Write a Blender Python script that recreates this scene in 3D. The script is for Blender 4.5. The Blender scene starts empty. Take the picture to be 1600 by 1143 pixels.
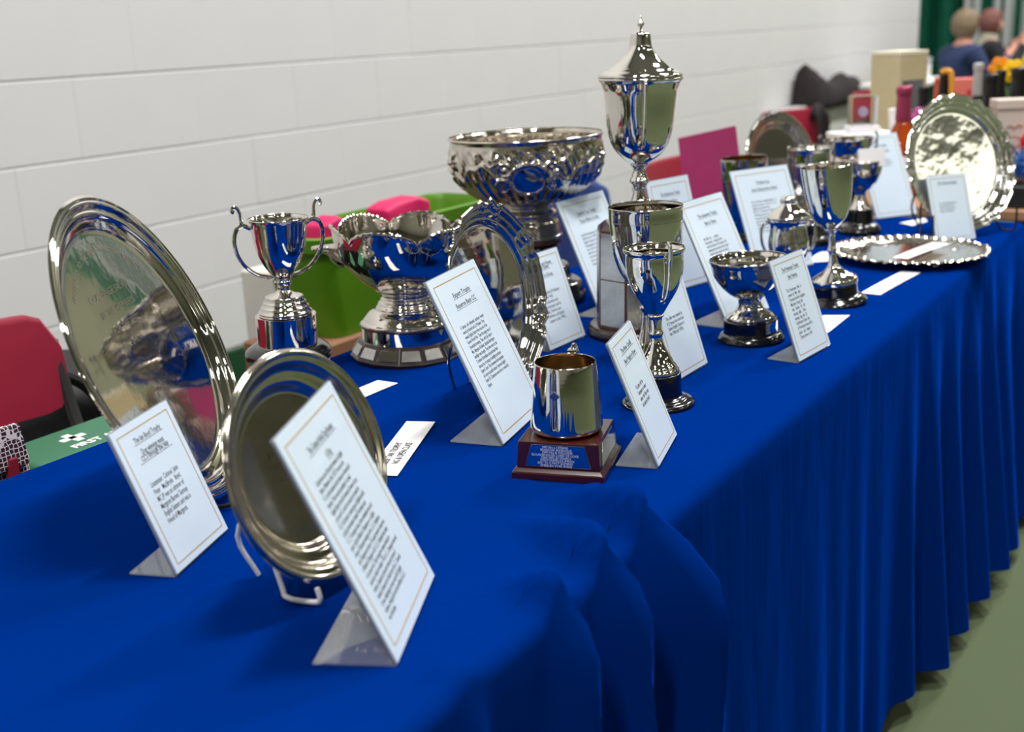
import bpy, bmesh, math, random
from mathutils import Vector, Matrix, Quaternion
random.seed(7)
S = bpy.context.scene
COL = S.collection
PI = math.pi
sin, cos = math.sin, math.cos

# ------------------------------------------------------------------ camera
cam_d = bpy.data.cameras.new('camera')
cam = bpy.data.objects.new('camera', cam_d)
COL.objects.link(cam)
RIGHT = Vector((0.53749, -0.84230, -0.04036))
DOWN = Vector((-0.25179, -0.11462, -0.96097))
FWD = Vector((0.80480, 0.52667, -0.27369))
m3 = Matrix((RIGHT, -DOWN, -FWD)).transposed()
cam.matrix_world = Matrix.Translation((0, 0, 1.224)) @ m3.to_4x4()
cam_d.sensor_fit = 'HORIZONTAL'
cam_d.sensor_width = 36.0
cam_d.lens = 1855.5 / 1600 * 36.0
cam_d.clip_start = 0.05
cam_d.dof.use_dof = True
cam_d.dof.focus_distance = 1.45
cam_d.dof.aperture_fstop = 4.6
S.camera = cam

# ------------------------------------------------------------------ world, light, exposure
w = bpy.data.worlds.new('hall_air')
S.world = w
w.use_nodes = True
w.node_tree.nodes['Background'].inputs[0].default_value = (0.9, 0.95, 1.0, 1)
w.node_tree.nodes['Background'].inputs[1].default_value = 0.05

def area(name, loc, rot, sx, sy, power, col=(1, 0.99, 0.983)):
    l = bpy.data.lights.new(name, 'AREA')
    l.shape = 'RECTANGLE'; l.size = sx; l.size_y = sy; l.energy = power; l.color = col
    o = bpy.data.objects.new(name, l); COL.objects.link(o)
    o.location = loc; o.rotation_euler = rot
    return o
CEIL = 5.6
for x in (-2.0, 1.6, 5.2, 8.8, 11.6):
    area('hall_lamp', (x, 0.2, CEIL - .12), (0, 0, 0), 1.3, 0.35, 195)
for x in (-4.0, 0.0, 4.0, 8.0):
    area('hall_lamp', (x, -3.6, CEIL - .12), (0, 0, 0), 1.3, 0.35, 48)
    area('hall_lamp', (x, -8.2, CEIL - .12), (0, 0, 0), 1.3, 0.35, 32)
area('daylight_window', (5.6, -12.8, 4.85), (PI / 2, 0, PI), 4.6, 1.2, 75, (0.93, 0.97, 1.0))
S.view_settings.view_transform = 'Standard'
S.view_settings.look = 'None'
S.view_settings.gamma = 1.0
S.view_settings.use_curve_mapping = False
S.view_settings.exposure = 0.0

# ------------------------------------------------------------------ materials
def lin(c):
    return tuple(((v / 255) / 12.92 if v / 255 <= 0.04045 else ((v / 255 + 0.055) / 1.055) ** 2.4) for v in c)
def mat(name, rgb, rough=0.5, metal=0.0, spec=0.5, coat=0.0, sheen=0.0, trans=0.0, ior=1.5, noise=None, bump=None, wave=None, lin_rgb=False, emit=0.0):
    """noise=(scale, amount) varies the base colour; bump=(scale, strength, distance)"""
    m = bpy.data.materials.new(name); m.use_nodes = True
    nt = m.node_tree; b = nt.nodes['Principled BSDF']
    c = rgb if lin_rgb else lin(rgb)
    b.inputs['Base Color'].default_value = (*c, 1)
    b.inputs['Roughness'].default_value = rough
    b.inputs['Metallic'].default_value = metal
    b.inputs['Specular IOR Level'].default_value = spec
    b.inputs['Coat Weight'].default_value = coat
    b.inputs['Coat Roughness'].default_value = 0.04
    b.inputs['Sheen Weight'].default_value = sheen
    b.inputs['Transmission Weight'].default_value = trans
    b.inputs['IOR'].default_value = ior
    if emit:
        b.inputs['Emission Color'].default_value = (*c, 1); b.inputs['Emission Strength'].default_value = emit
    tc = nt.nodes.new('ShaderNodeTexCoord')
    if noise:
        n = nt.nodes.new('ShaderNodeTexNoise'); n.inputs['Scale'].default_value = noise[0]; n.inputs['Detail'].default_value = 6
        r = nt.nodes.new('ShaderNodeValToRGB')
        a = noise[1]
        r.color_ramp.elements[0].position = 0.3; r.color_ramp.elements[1].position = 0.7
        r.color_ramp.elements[0].color = (*[v * (1 - a) for v in c], 1)
        r.color_ramp.elements[1].color = (*[min(1, v * (1 + a)) for v in c], 1)
        nt.links.new(tc.outputs['Object'], n.inputs['Vector'])
        nt.links.new(n.outputs['Fac'], r.inputs['Fac']); nt.links.new(r.outputs['Color'], b.inputs['Base Color'])
    if wave:   # (scale, distortion, rgb2, stretch)
        mp = nt.nodes.new('ShaderNodeMapping'); mp.inputs['Scale'].default_value = wave[3]
        n = nt.nodes.new('ShaderNodeTexNoise'); n.inputs['Scale'].default_value = wave[0]; n.inputs['Detail'].default_value = 8; n.inputs['Distortion'].default_value = wave[1]
        mx = nt.nodes.new('ShaderNodeMix'); mx.data_type = 'RGBA'
        mx.inputs[6].default_value = (*c, 1); mx.inputs[7].default_value = (*lin(wave[2]), 1)
        nt.links.new(tc.outputs['Object'], mp.inputs['Vector']); nt.links.new(mp.outputs['Vector'], n.inputs['Vector'])
        nt.links.new(n.outputs['Fac'], mx.inputs[0]); nt.links.new(mx.outputs[2], b.inputs['Base Color'])
    if bump:
        n = nt.nodes.new('ShaderNodeTexNoise'); n.inputs['Scale'].default_value = bump[0]; n.inputs['Detail'].default_value = 4
        bp = nt.nodes.new('ShaderNodeBump'); bp.inputs['Strength'].default_value = bump[1]; bp.inputs['Distance'].default_value = bump[2]
        nt.links.new(tc.outputs['Object'], n.inputs['Vector'])
        nt.links.new(n.outputs['Fac'], bp.inputs['Height']); nt.links.new(bp.outputs['Normal'], b.inputs['Normal'])
    return m

SILVER = mat('polished_silver', (226, 221, 212), 0.045, 1.0, bump=(28, 0.06, 0.002))
SILVER_WAVY = mat('hand_beaten_silver', (232, 230, 222), 0.05, 1.0, bump=(5.5, 0.35, 0.016))
SILVER_WORN = mat('worn_silver', (206, 198, 184), 0.13, 1.0, noise=(40, 0.12), bump=(35, 0.08, 0.002))
SILVER_CHASED = mat('chased_silver', (214, 206, 194), 0.09, 1.0, noise=(60, 0.14))
SILVER_BRUSH = mat('engraved_silver', (190, 188, 184), 0.24, 1.0, noise=(90, 0.1), bump=(220, 0.15, 0.001))
GILT = mat('gilt_interior', (222, 186, 120), 0.12, 1.0, noise=(40, .12))
EBONY = mat('black_lacquer', (12, 11, 11), 0.16, 0, 0.5, coat=0.5)
EBONY_MATT = mat('black_matt_drum', (9, 9, 9), 0.42)
MAHOGANY = mat('mahogany', (70, 22, 14), 0.22, coat=0.5, wave=(9, 1.2, (38, 12, 9), (1, 1, 7)))
WALNUT = mat('walnut', (92, 54, 34), 0.35, wave=(14, 1.0, (58, 32, 22), (1, 1, 6)))
DARKWOOD = mat('dark_wood', (46, 26, 20), 0.3, coat=0.3, wave=(16, 1.0, (26, 15, 12), (1, 1, 6)))
PAPER = mat('pale_blue_paper', (208, 223, 235), 0.55, coat=0.55)
PAPER_W = mat('white_paper', (238, 236, 235), 0.7)
GOLD_LINE = mat('gold_border', (178, 146, 84), 0.4)
INK = mat('black_ink', (30, 30, 36), 0.6)
INK_GREY = mat('engraving_grey', (205, 208, 215), 0.4)
ENGR = mat('engraving_dark', (150, 145, 132), 0.35, metal=1.0)
WHITE_WIRE = mat('white_plastic_wire', (228, 226, 222), 0.35)
BLACK_WIRE = mat('black_wire', (22, 20, 20), 0.35)
def acrylic():
    m = bpy.data.materials.new('clear_acrylic'); m.use_nodes = True
    nt = m.node_tree
    for n in list(nt.nodes):
        if n.type != 'OUTPUT_MATERIAL': nt.nodes.remove(n)
    out = [n for n in nt.nodes if n.type == 'OUTPUT_MATERIAL'][0]
    t = nt.nodes.new('ShaderNodeBsdfTransparent'); t.inputs[0].default_value = (0.93, 0.95, 0.97, 1)
    g = nt.nodes.new('ShaderNodeBsdfGlossy'); g.inputs['Roughness'].default_value = 0.04
    lw = nt.nodes.new('ShaderNodeLayerWeight'); lw.inputs[0].default_value = 0.22
    mx = nt.nodes.new('ShaderNodeMixShader')
    nt.links.new(lw.outputs['Fresnel'], mx.inputs[0]); nt.links.new(t.outputs[0], mx.inputs[1]); nt.links.new(g.outputs[0], mx.inputs[2])
    df = nt.nodes.new('ShaderNodeBsdfDiffuse'); df.inputs[0].default_value = (0.72, 0.76, 0.84, 1)
    m2 = nt.nodes.new('ShaderNodeMixShader'); m2.inputs[0].default_value = 0.16
    nt.links.new(mx.outputs[0], m2.inputs[1]); nt.links.new(df.outputs[0], m2.inputs[2])
    nt.links.new(m2.outputs[0], out.inputs['Surface'])
    return m
ACRYL = acrylic()

# ------------------------------------------------------------------ helpers
def tag(o, label=None, cat=None, group=None, kind=None):
    if label: o['label'] = label
    if cat: o['category'] = cat
    if group: o['group'] = group
    if kind: o['kind'] = kind
    return o
def thing(name, label, cat, loc=(0, 0, 0), rz=0.0, group=None):
    o = bpy.data.objects.new(name, None); COL.objects.link(o)
    o.empty_display_size = 0.05
    o.location = loc; o.rotation_euler = (0, 0, rz)
    return tag(o, label, cat, group)
def obj(name, bm, m, parent=None, loc=None, rot=None, smooth=35):
    bmesh.ops.recalc_face_normals(bm, faces=bm.faces[:])
    me = bpy.data.meshes.new(name)
    bm.to_mesh(me); bm.free()
    if smooth:
        for p in me.polygons: p.use_smooth = True
        me.set_sharp_from_angle(angle=math.radians(smooth))
    me.materials.append(m)
    o = bpy.data.objects.new(name, me); COL.objects.link(o)
    if parent: o.parent = parent
    if loc: o.location = loc
    if rot: o.rotation_euler = rot
    if smooth and len(me.polygons) < 420:
        wn = o.modifiers.new('weighted', 'WEIGHTED_NORMAL'); wn.keep_sharp = True; wn.weight = 100
    return o
def lean(root, dx, h):
    """tip the thing so that at height h it has moved dx metres along the camera's right"""
    r = Vector((RIGHT.x, RIGHT.y, 0)).normalized() * dx
    q = Vector((0, 0, 1)).rotation_difference(Vector((r.x, r.y, h)))
    e = root.rotation_euler.to_quaternion()
    root.rotation_euler = (q @ e).to_euler()
def chaikin(p, n):
    for _ in range(n):
        q = [p[0]]
        for a, b in zip(p[:-1], p[1:]):
            L = math.dist(a, b); f = min(.25, .0030 / L) if L > 1e-9 else .25
            q.append(tuple(a[i] * (1 - f) + b[i] * f for i in range(len(a))))
            q.append(tuple(a[i] * f + b[i] * (1 - f) for i in range(len(a))))
        q.append(p[-1]); p = q
    return p
def lathe(prof, n=72, it=2, fmod=None, bm=None):
    bm = bm or bmesh.new()
    p = chaikin(list(prof), it) if it else prof
    rows = []
    for r, z in p:
        if r < 1e-6:
            rows.append([bm.verts.new((0, 0, z))])
        else:
            row = []
            for i in range(n):
                t = 2 * PI * i / n
                rr, zz = (r, z) if not fmod else fmod(r, z, t)
                row.append(bm.verts.new((rr * cos(t), rr * sin(t), zz)))
            rows.append(row)
    for a, b in zip(rows[:-1], rows[1:]):
        if len(a) == 1 and len(b) == 1: continue
        for i in range(n):
            j = (i + 1) % n
            if len(a) == 1: f = (a[0], b[i], b[j])
            elif len(b) == 1: f = (a[i], b[0], a[j])
            else: f = (a[i], b[i], b[j], a[j])
            bm.faces.new(f)
    return bm
def cup(outer, t=0.0011):
    """outer profile rim -> bottom, turned into a double wall"""
    inner = [(max(r - t, 0.0006), z if i else z - 0.0004) for i, (r, z) in enumerate(outer)]
    zb = outer[-1][1] + t * 1.5
    inner = [q for q in inner if q[1] > zb]
    return [(0, zb)] + [(inner[-1][0] * .55, zb)] + inner[::-1] + list(outer) + [(0, outer[-1][1])]
def solid(p):
    return [(0, p[0][1])] + list(p) + [(0, p[-1][1])]
def cat_rom(pts, k=6):
    pts = [Vector(p) for p in pts]; out = []
    P = [pts[0] * 2 - pts[1]] + pts + [pts[-1] * 2 - pts[-2]]
    for i in range(1, len(P) - 2):
        for s in range(k):
            t = s / k
            a, b, c, d = P[i - 1], P[i], P[i + 1], P[i + 2]
            out.append(0.5 * ((2 * b) + (c - a) * t + (2 * a - 5 * b + 4 * c - d) * t * t + (3 * b - a - 3 * c + d) * t ** 3))
    out.append(pts[-1]); return out
def tube(pts, r, n=8, k=6, flat=1.0, bm=None, closed=False, side=None):
    """r: radius or list per control point; flat squeezes the section across `side`"""
    bm = bm or bmesh.new()
    c = cat_rom(pts, k) if k else [Vector(p) for p in pts]
    rs = [r] * len(c)
    if isinstance(r, (list, tuple)):
        rs = []
        for i in range(len(c)):
            f = i / (len(c) - 1) * (len(r) - 1); a = int(min(f, len(r) - 2)); rs.append(r[a] + (r[a + 1] - r[a]) * (f - a))
    prev = None; rings = []
    for i, q in enumerate(c):
        t = (c[min(i + 1, len(c) - 1)] - c[max(i - 1, 0)])
        if t.length < 1e-9: t = Vector((0, 0, 1))
        t.normalize()
        if side is not None: u = Vector(side) - t * t.dot(Vector(side))
        elif prev is None: u = t.orthogonal()
        else: u = prev - t * t.dot(prev)
        u.normalize(); prev = u
        v = t.cross(u)
        rings.append([bm.verts.new(q + rs[i] * (cos(2 * PI * j / n) * u + flat * sin(2 * PI * j / n) * v)) for j in range(n)])
    for a, b in zip(rings[:-1], rings[1:]):
        for j in range(n):
            bm.faces.new((a[j], a[(j + 1) % n], b[(j + 1) % n], b[j]))
    bm.faces.new(rings[0][::-1]); bm.faces.new(rings[-1])
    return bm
def box(x0, x1, y0, y1, z0, z1, bev=0.0, seg=2, bm=None):
    b = bmesh.new()
    bmesh.ops.create_cube(b, size=1)
    for v in b.verts:
        v.co = Vector((x0 + (v.co.x + .5) * (x1 - x0), y0 + (v.co.y + .5) * (y1 - y0), z0 + (v.co.z + .5) * (z1 - z0)))
    if bev: bmesh.ops.bevel(b, geom=b.edges[:], offset=bev, segments=seg, affect='EDGES', profile=0.5)
    if bm is None: return b
    me = bpy.data.meshes.new('t'); b.to_mesh(me); b.free(); bm.from_mesh(me); bpy.data.meshes.remove(me)
    return bm
def prism(bot, top, bev=0.0, seg=2):
    """frustum between two rings of 3D points"""
    bm = bmesh.new()
    a = [bm.verts.new(p) for p in bot]; b = [bm.verts.new(p) for p in top]
    n = len(a)
    for i in range(n): bm.faces.new((a[i], a[(i + 1) % n], b[(i + 1) % n], b[i]))
    bm.faces.new(a[::-1]); bm.faces.new(b)
    if bev: bmesh.ops.bevel(bm, geom=bm.edges[:], offset=bev, segments=seg, affect='EDGES', profile=0.5)
    return bm
def rect(cx, cy, hx, hy, z): return [(cx - hx, cy - hy, z), (cx + hx, cy - hy, z), (cx + hx, cy + hy, z), (cx - hx, cy + hy, z)]
def ring(r, n, z, ph=0.0): return [(r * cos(2 * PI * i / n + ph), r * sin(2 * PI * i / n + ph), z) for i in range(n)]
def ball(r, loc=(0, 0, 0), sc=(1, 1, 1), u=16, v=10, bm=None):
    bm = bm or bmesh.new()
    g = bmesh.ops.create_uvsphere(bm, u_segments=u, v_segments=v, radius=r)
    for q in g['verts']: q.co = Vector((q.co.x * sc[0] + loc[0], q.co.y * sc[1] + loc[1], q.co.z * sc[2] + loc[2]))
    return bm
def text(name, body, size, m, parent, loc, rot, align='CENTER', xs=1.0, bold=0.0, line=1.0, shear=0.0):
    cu = bpy.data.curves.new(name, 'FONT')
    cu.body = body; cu.size = size; cu.align_x = align; cu.align_y = 'TOP_BASELINE'
    cu.offset = bold; cu.space_line = line; cu.resolution_u = 2; cu.shear = shear
    cu.materials.append(m)
    tmp = bpy.data.objects.new(name, cu)
    me = bpy.data.meshes.new_from_object(tmp)
    bpy.data.objects.remove(tmp); bpy.data.curves.remove(cu)
    o = bpy.data.objects.new(name, me); COL.objects.link(o)
    o.parent = parent; o.location = loc; o.rotation_euler = rot; o.scale = (xs, 1, 1)
    return o

TZ = 0.74            # table top

# ------------------------------------------------------------------ the hall
WALLY, WEND, ENDX = 2.82, 11.05, 12.6
FLOOR = mat('olive_sports_floor', (82, 92, 67), 0.75, spec=0.1, noise=(1.2, 0.07), bump=(300, 0.1, 0.002))
WALLP = mat('white_painted_block', (213, 212, 212), 0.62, noise=(3.0, 0.018), bump=(90, 0.12, 0.003))
MORTAR = mat('white_painted_joint', (216, 215, 215), 0.6, bump=(60, 0.1, 0.002))
GREENP = mat('dark_green_paint', (14, 62, 34), 0.5)
GREENC = mat('green_curtain', (4, 116, 86), 0.75, noise=(4, 0.08))
CEILM = mat('grey_ceiling', (150, 150, 145), 0.8, noise=(2, .05))
FARW = mat('far_wall_paint', (168, 166, 150), 0.7, noise=(2, .1))
obj('floor', box(-8, ENDX, -13, 4.5, -0.1, 0), FLOOR, smooth=0)['kind'] = 'structure'
obj('ceiling', box(-8, ENDX, -13, 4.5, CEIL, CEIL + .1), CEILM, smooth=0)['kind'] = 'structure'
obj('wall_opposite', box(-8, ENDX, -13.1, -12.9, 0, CEIL), FARW, smooth=0)['kind'] = 'structure'
obj('wall_left', box(-8.1, -8, -13, 4.5, 0, CEIL), FARW, smooth=0)['kind'] = 'structure'
# block wall behind the table: every block in view is its own piece
wb = obj('wall_back', box(-8, WEND - .004, WALLY + .0028, WALLY + .24, 0, CEIL), MORTAR, smooth=0); wb['kind'] = 'structure'
BH, BL, Z0 = 0.2215, 0.44, 0.2545
def block_bm(length, h=BH):
    pr = [(.02, .0028), (.0016, .0028), (.0005, .0034), (0, .0050), (0, h - .0050), (.0005, h - .0034), (.0016, h - .0028), (.02, h - .0028)]
    bm = bmesh.new()
    a = [bm.verts.new((.0003, y, z)) for y, z in pr]; b = [bm.verts.new((length - .0003, y, z)) for y, z in pr]
    for i in range(8): bm.faces.new((a[i], a[(i + 1) % 8], b[(i + 1) % 8], b[i]))
    bm.faces.new(a[::-1]); bm.faces.new(b)
    return bm
full = obj('block', block_bm(BL), WALLP, wb, smooth=0)
full.location = (2.17, WALLY, Z0 + 3 * BH)
blockmesh = full.data
for row in range(0, 8):
    x = 2.17 - 3 * BL + (BL / 2 if row % 2 == 0 else 0)
    while x < WEND - .01:
        if row == 3 and abs(x - 2.17) < 1e-6: x += BL; continue
        if x + BL > WEND:
            o = obj('block', block_bm(WEND - x), WALLP, wb, smooth=0)
        else:
            o = full.copy(); COL.objects.link(o)
        o.parent = wb; o.location = (x, WALLY + random.uniform(-.0005, .0005), Z0 + row * BH)
        x += BL
obj('trim_upper', box(-8, WEND, WALLY, WALLY + .02, Z0 + 8 * BH + .003, CEIL - .01), WALLP, smooth=0)['kind'] = 'structure'
obj('baseboard_back', box(-8, WEND, WALLY - .012, WALLY + .02, 0, Z0 - .004, .004), GREENP, smooth=0)['kind'] = 'structure'
obj('wall_end', box(ENDX, ENDX + .2, -13, 4.5, 0, CEIL), mat('end_wall_paint', (128, 130, 108), .7), smooth=0)['kind'] = 'structure'
# green curtain along the end, with pale strips hanging in front of it
def curtain(x, y0, y1, z0, z1, amp, wl):
    bm = bmesh.new(); n = int((y1 - y0) / wl * 10); rows = []
    for k in range(2):
        z = z0 if k == 0 else z1
        rows.append([bm.verts.new((x + amp * sin(2 * PI * (y0 + (y1 - y0) * i / n) / wl), y0 + (y1 - y0) * i / n, z)) for i in range(n + 1)])
    for i in range(n): bm.faces.new((rows[0][i], rows[0][i + 1], rows[1][i + 1], rows[1][i]))
    o = bm; bmesh.ops.solidify(o, geom=o.faces[:], thickness=0.01)
    return o
tag(obj('curtain', curtain(12.3, 1.95, 3.7, 0.35, 4.2, .03, .3), GREENC), 'dark green curtain hanging on the far end wall', 'curtain')
WHITEC = mat('white_drape', (214, 216, 214), .8)
for k, (a, b, lab) in enumerate([(2.54, 2.69, 'wide white drape strip behind the person in navy, nearest the block wall'), (2.36, 2.43, 'narrow white drape strip above the person with the phone'), (2.235, 2.33, 'white drape strip just right of the person with the phone'), (2.08, 2.18, 'white drape strip above the yellow daffodils, at the right edge')]):
    tag(obj('drape_strip', curtain(12.12, a, b, 0.6, 3.2, .012, .09), WHITEC), lab, 'drape', 'white drape strips on the green curtain')

# ------------------------------------------------------------------ tablecloths
CLOTH = mat('royal_blue_cloth', (0.0, 0.0185, 0.155), 0.8, spec=0.0, sheen=0.22, noise=(2.0, 0.06), bump=(700, 0.15, 0.0006), lin_rgb=True)
CLOTH.node_tree.nodes['Principled BSDF'].inputs['Sheen Roughness'].default_value = 0.32
CLOTH.node_tree.nodes['Principled BSDF'].inputs['Sheen Tint'].default_value = (0.0, 0.12, 1.0, 1)
def cloth_creases():
    nt = CLOTH.node_tree; b = nt.nodes['Principled BSDF']
    tc = nt.nodes.new('ShaderNodeTexCoord'); mp = nt.nodes.new('ShaderNodeMapping'); mp.inputs['Scale'].default_value = (26, 26, 3.0)
    n = nt.nodes.new('ShaderNodeTexNoise'); n.inputs['Scale'].default_value = 1.0; n.inputs['Detail'].default_value = 3; n.inputs['Distortion'].default_value = .6
    bp = nt.nodes.new('ShaderNodeBump'); bp.inputs['Strength'].default_value = 0.30; bp.inputs['Distance'].default_value = 0.006
    old = b.inputs['Normal'].links[0].from_node
    nt.links.new(tc.outputs['Object'], mp.inputs['Vector']); nt.links.new(mp.outputs['Vector'], n.inputs['Vector'])
    nt.links.new(n.outputs['Fac'], bp.inputs['Height']); nt.links.new(old.outputs['Normal'], bp.inputs['Normal']); nt.links.new(bp.outputs['Normal'], b.inputs['Normal'])
cloth_creases()
YF, YB = 0.482, 1.23
def ss(a, b, x):
    t = max(0, min(1, (x - a) / (b - a))); return t * t * (3 - 2 * t)
def hump(x, c, wd): return math.exp(-((x - c) / wd) ** 2)
def hash1(i): return (sin(i * 127.1 + 3.3) * 43758.5453) % 1.0
def n1(x):
    i = math.floor(x); f = x - i; f = f * f * (3 - 2 * f)
    return hash1(i) * (1 - f) + hash1(i + 1) * f
RIDGE = [(0.55, .020, .006, .25), (0.66, .016, .008, .12), (0.80, .016, .034, .25), (0.882, .014, .044, .42), (0.963, .017, .052, .36)]
def h_near(x, y):
    z = 0.0011 * ss(.95, 1.0, x)
    for c, wd, a, k in RIDGE: z += a * (1 - ss(YF + .01, YF + (.055 if c < .75 else .085 if c < .82 else .17), y)) * hump(x - k * (y - YF), c, wd)
    z += .0016 * (n1(x * 9 + y * 4) - .5) * ss(.0, .05, .62 - y) if y < .62 else 0
    z += .0011 * (hump(x, .36, .004) + hump(y - .12 * x, .93, .004) + hump(y + .10 * x, .79, .004)) * ss(YF + .03, YF + .08, y) * (1 - ss(.62, .66, x))
    z += .0030 * (n1(x * 7 + 2 * y) * n1(y * 9 + x * 2)) * (1 - ss(.42, .56, x))
    # long soft fold across the near end
    z += .004 * hump(y + .35 * x, .88, .03) * (1 - ss(.45, .6, x))
    return z
def h_far(x, y): return .0006 * n1(x * 14) * (1 - ss(YF, YF + .06, y))
def drape(name, x0, x1, edges, hfun, outfun, label, hem=0.035):
    """edges: list of ((xa,ya),(xb,yb),(nx,ny)) straight runs joined by rounded corners"""
    bm = bmesh.new(); ins = .035
    nx = int((x1 - x0) / .012); ny = 60
    grid = []
    for i in range(nx + 1):
        x = x0 + (x1 - x0) * i / nx
        grid.append([bm.verts.new((x, (YF + ins) + (YB - YF - 2 * ins) * j / ny, TZ + hfun(x, YF + ins + (YB - YF - 2 * ins) * j / ny))) for j in range(ny + 1)])
    for i in range(nx):
        for j in range(ny): bm.faces.new((grid[i][j], grid[i + 1][j], grid[i + 1][j + 1], grid[i][j + 1]))
    pts = []
    for (a, b, nrm, arc) in edges:
        if arc:   # corner: a = centre, b = (ang0, ang1), nrm = radius
            for k in range(1, 12):
                t = b[0] + (b[1] - b[0]) * k / 12
                pts.append((a[0] + nrm * cos(t), a[1] + nrm * sin(t), cos(t), sin(t)))
        else:
            L = math.hypot(b[0] - a[0], b[1] - a[1]); n = max(2, int(L / .008))
            for k in range(n + 1): pts.append((a[0] + (b[0] - a[0]) * k / n, a[1] + (b[1] - a[1]) * k / n, nrm[0], nrm[1]))
    R = .016
    prof = [(-ins, 0.0), (-R, 0.0)] + [(-R + R * sin(t), -R + R * cos(t)) for t in (PI / 10, PI / 5, .3 * PI, .4 * PI, .5 * PI)]
    D = TZ - hem
    prof += [(0.0, -R - (D - R) * k / 26) for k in range(1, 27)]
    rows = []; s = 0; last = None
    for (px, py, qx, qy) in pts:
        if last: s += math.hypot(px - last[0], py - last[1])
        last = (px, py)
        row = []
        for (o, dz) in prof:
            v = max(0, -dz - R) / (D - R)
            out = o + (outfun(s, px, v) * (1 if qy < -.5 else .35) if dz < 0 else 0)
            x, y = px + qx * out, py + qy * out
            z = TZ + dz + hfun(px + qx * min(o, 0), py + qy * min(o, 0)) * (1 - ss(0, .25, v))
            z += 0.02 * (n1(s * 5.3) - .3) * v
            row.append(bm.verts.new((x, y, max(z, .004))))
        rows.append(row)
    for a, b in zip(rows[:-1], rows[1:]):
        for k in range(len(prof) - 1): bm.faces.new((a[k], a[k + 1], b[k + 1], b[k]))
    o = obj(name, bm, CLOTH, smooth=0)
    for p in o.data.polygons: p.use_smooth = True
    return tag(o, label, 'tablecloth')
def out_far(s, x, v):
    far = ss(.7, 1.3, s)
    a = (.006 + .055 * far) * v ** 1.1
    ph = 2 * PI * (s * 6.1 + .9 * n1(s * 3.0))
    f = a * (.5 + .5 * sin(ph)) + a * .45 * n1(s * 17) + .003 * sin(2 * PI * s * 9 + 4 * n1(s * 4)) * v
    f += .02 * v * n1(s * 2.2 + 7)
    f += .0016 * (n1(s * 40 + v * 9) - .5) * ss(0, .1, v)
    return f
def out_near(s, x, v):
    a = .05 * v ** .9
    f = .02 * v * n1(s * 3 + 2)
    for c, wd, am, k in RIDGE: f += (am * 1.0 + a * .8) * hump(x + .05 * v, c, wd * (1 + 1.4 * v)) * ss(0, .06, v)
    f += .012 * v * (.5 + .5 * sin(2 * PI * s * 8.5 + 2 * n1(s * 2)))
    f += .055 * hump(x, .985, .035) * ss(0, .12, v) * (1 - .6 * v)
    f -= .020 * ss(1.0, 1.03, x) * ss(0.02, .4, v)
    return f
XE, RC = 2.965, .03
drape('tablecloth', 1.010, XE - .035, [((1.010, YF), (XE - RC, YF), (0, -1), 0), ((XE - RC, YF + RC), (-PI / 2, 0), RC, 1), ((XE, YF + RC), (XE, YB - RC), (1, 0), 0), ((XE - RC, YB - RC), (0, PI / 2), RC, 1), ((XE - RC, YB), (1.010, YB), (0, 1), 0)], h_far, out_far,
      'royal blue tablecloth with pleated front, under the cups and far trays')
XS = -.75
drape('tablecloth', XS + .035, 1.040, [((1.040, YB), (XS + RC, YB), (0, 1), 0), ((XS + RC, YB - RC), (PI / 2, PI), RC, 1), ((XS, YB - RC), (XS, YF + RC), (-1, 0), 0), ((XS + RC, YF + RC), (PI, 1.5 * PI), RC, 1), ((XS + RC, YF), (1.040, YF), (0, -1), 0)], h_near, out_near,
      'royal blue tablecloth with rucked folds, under the two nearest round trays')

# ------------------------------------------------------------------ trays and their stands
def tray_frame(x, y, yaw, ln):
    u = Vector((cos(yaw), sin(yaw), 0)); b = Vector((-sin(yaw), cos(yaw), 0))
    v = b * sin(ln) + Vector((0, 0, 1)) * cos(ln); n = u.cross(v)
    return Matrix((u, v, n)).transposed().to_4x4()
def tray_bm(R, prof, fmod=None, n=160, cy=0.0):
    """prof: (r/R, z) front surface from the centre out; a thin sheet with a back"""
    fr = chaikin([(a * R, z) for a, z in prof], 2)
    t = .0016
    back = [(max(r - .0006, 0), z - t) for r, z in fr[::-1]]
    bm = lathe(fr + [(fr[-1][0] + .0012, fr[-1][1] - t / 2)] + back, n, 0, fmod)
    for v in bm.verts: v.co.y += cy
    return bm
def plate_stand(tr, R, m, label, du=.05, hook=.03, name='plate_stand'):
    """wire stand: two bent rods with front hooks, back struts and a cross bar. Tray frame's contact point is the origin"""
    x, y, yaw, ln = tr
    t = thing(name, label, 'plate stand', (x, y, TZ), yaw, 'wire plate stands under the trays')
    def P(u, f, z): return (u, f, z)      # f = towards the back
    ang = math.tan(ln)
    for s in (-1, 1):
        top = R * 1.15
        pts = [P(s * du, -.022, hook), P(s * du, -.024, hook * .5), P(s * du, -.018, .0055), P(s * du, .012, .0035),
               P(s * du * .95, .02, .012), P(s * du * .8, .022 + .4 * top * ang, top * .4), P(s * du * .5, .026 + top * ang, top)]
        obj('rod', tube(pts, .0024, 8, 6), m, t)
        obj('strut', tube([P(s * du * .62, .024 + .8 * top * ang, top * .8), P(s * du * .7, .04 + .5 * top * ang + .02, top * .4), P(s * du * .45, .04 + R * .28, .0032)], .0022, 8, 4), m, t)
    obj('cross_bar', tube([P(-du * .8, .0245 + .4 * top * ang, top * .4), P(du * .8, .0245 + .4 * top * ang, top * .4)], .0022, 8, 1), m, t)
    return t
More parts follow.
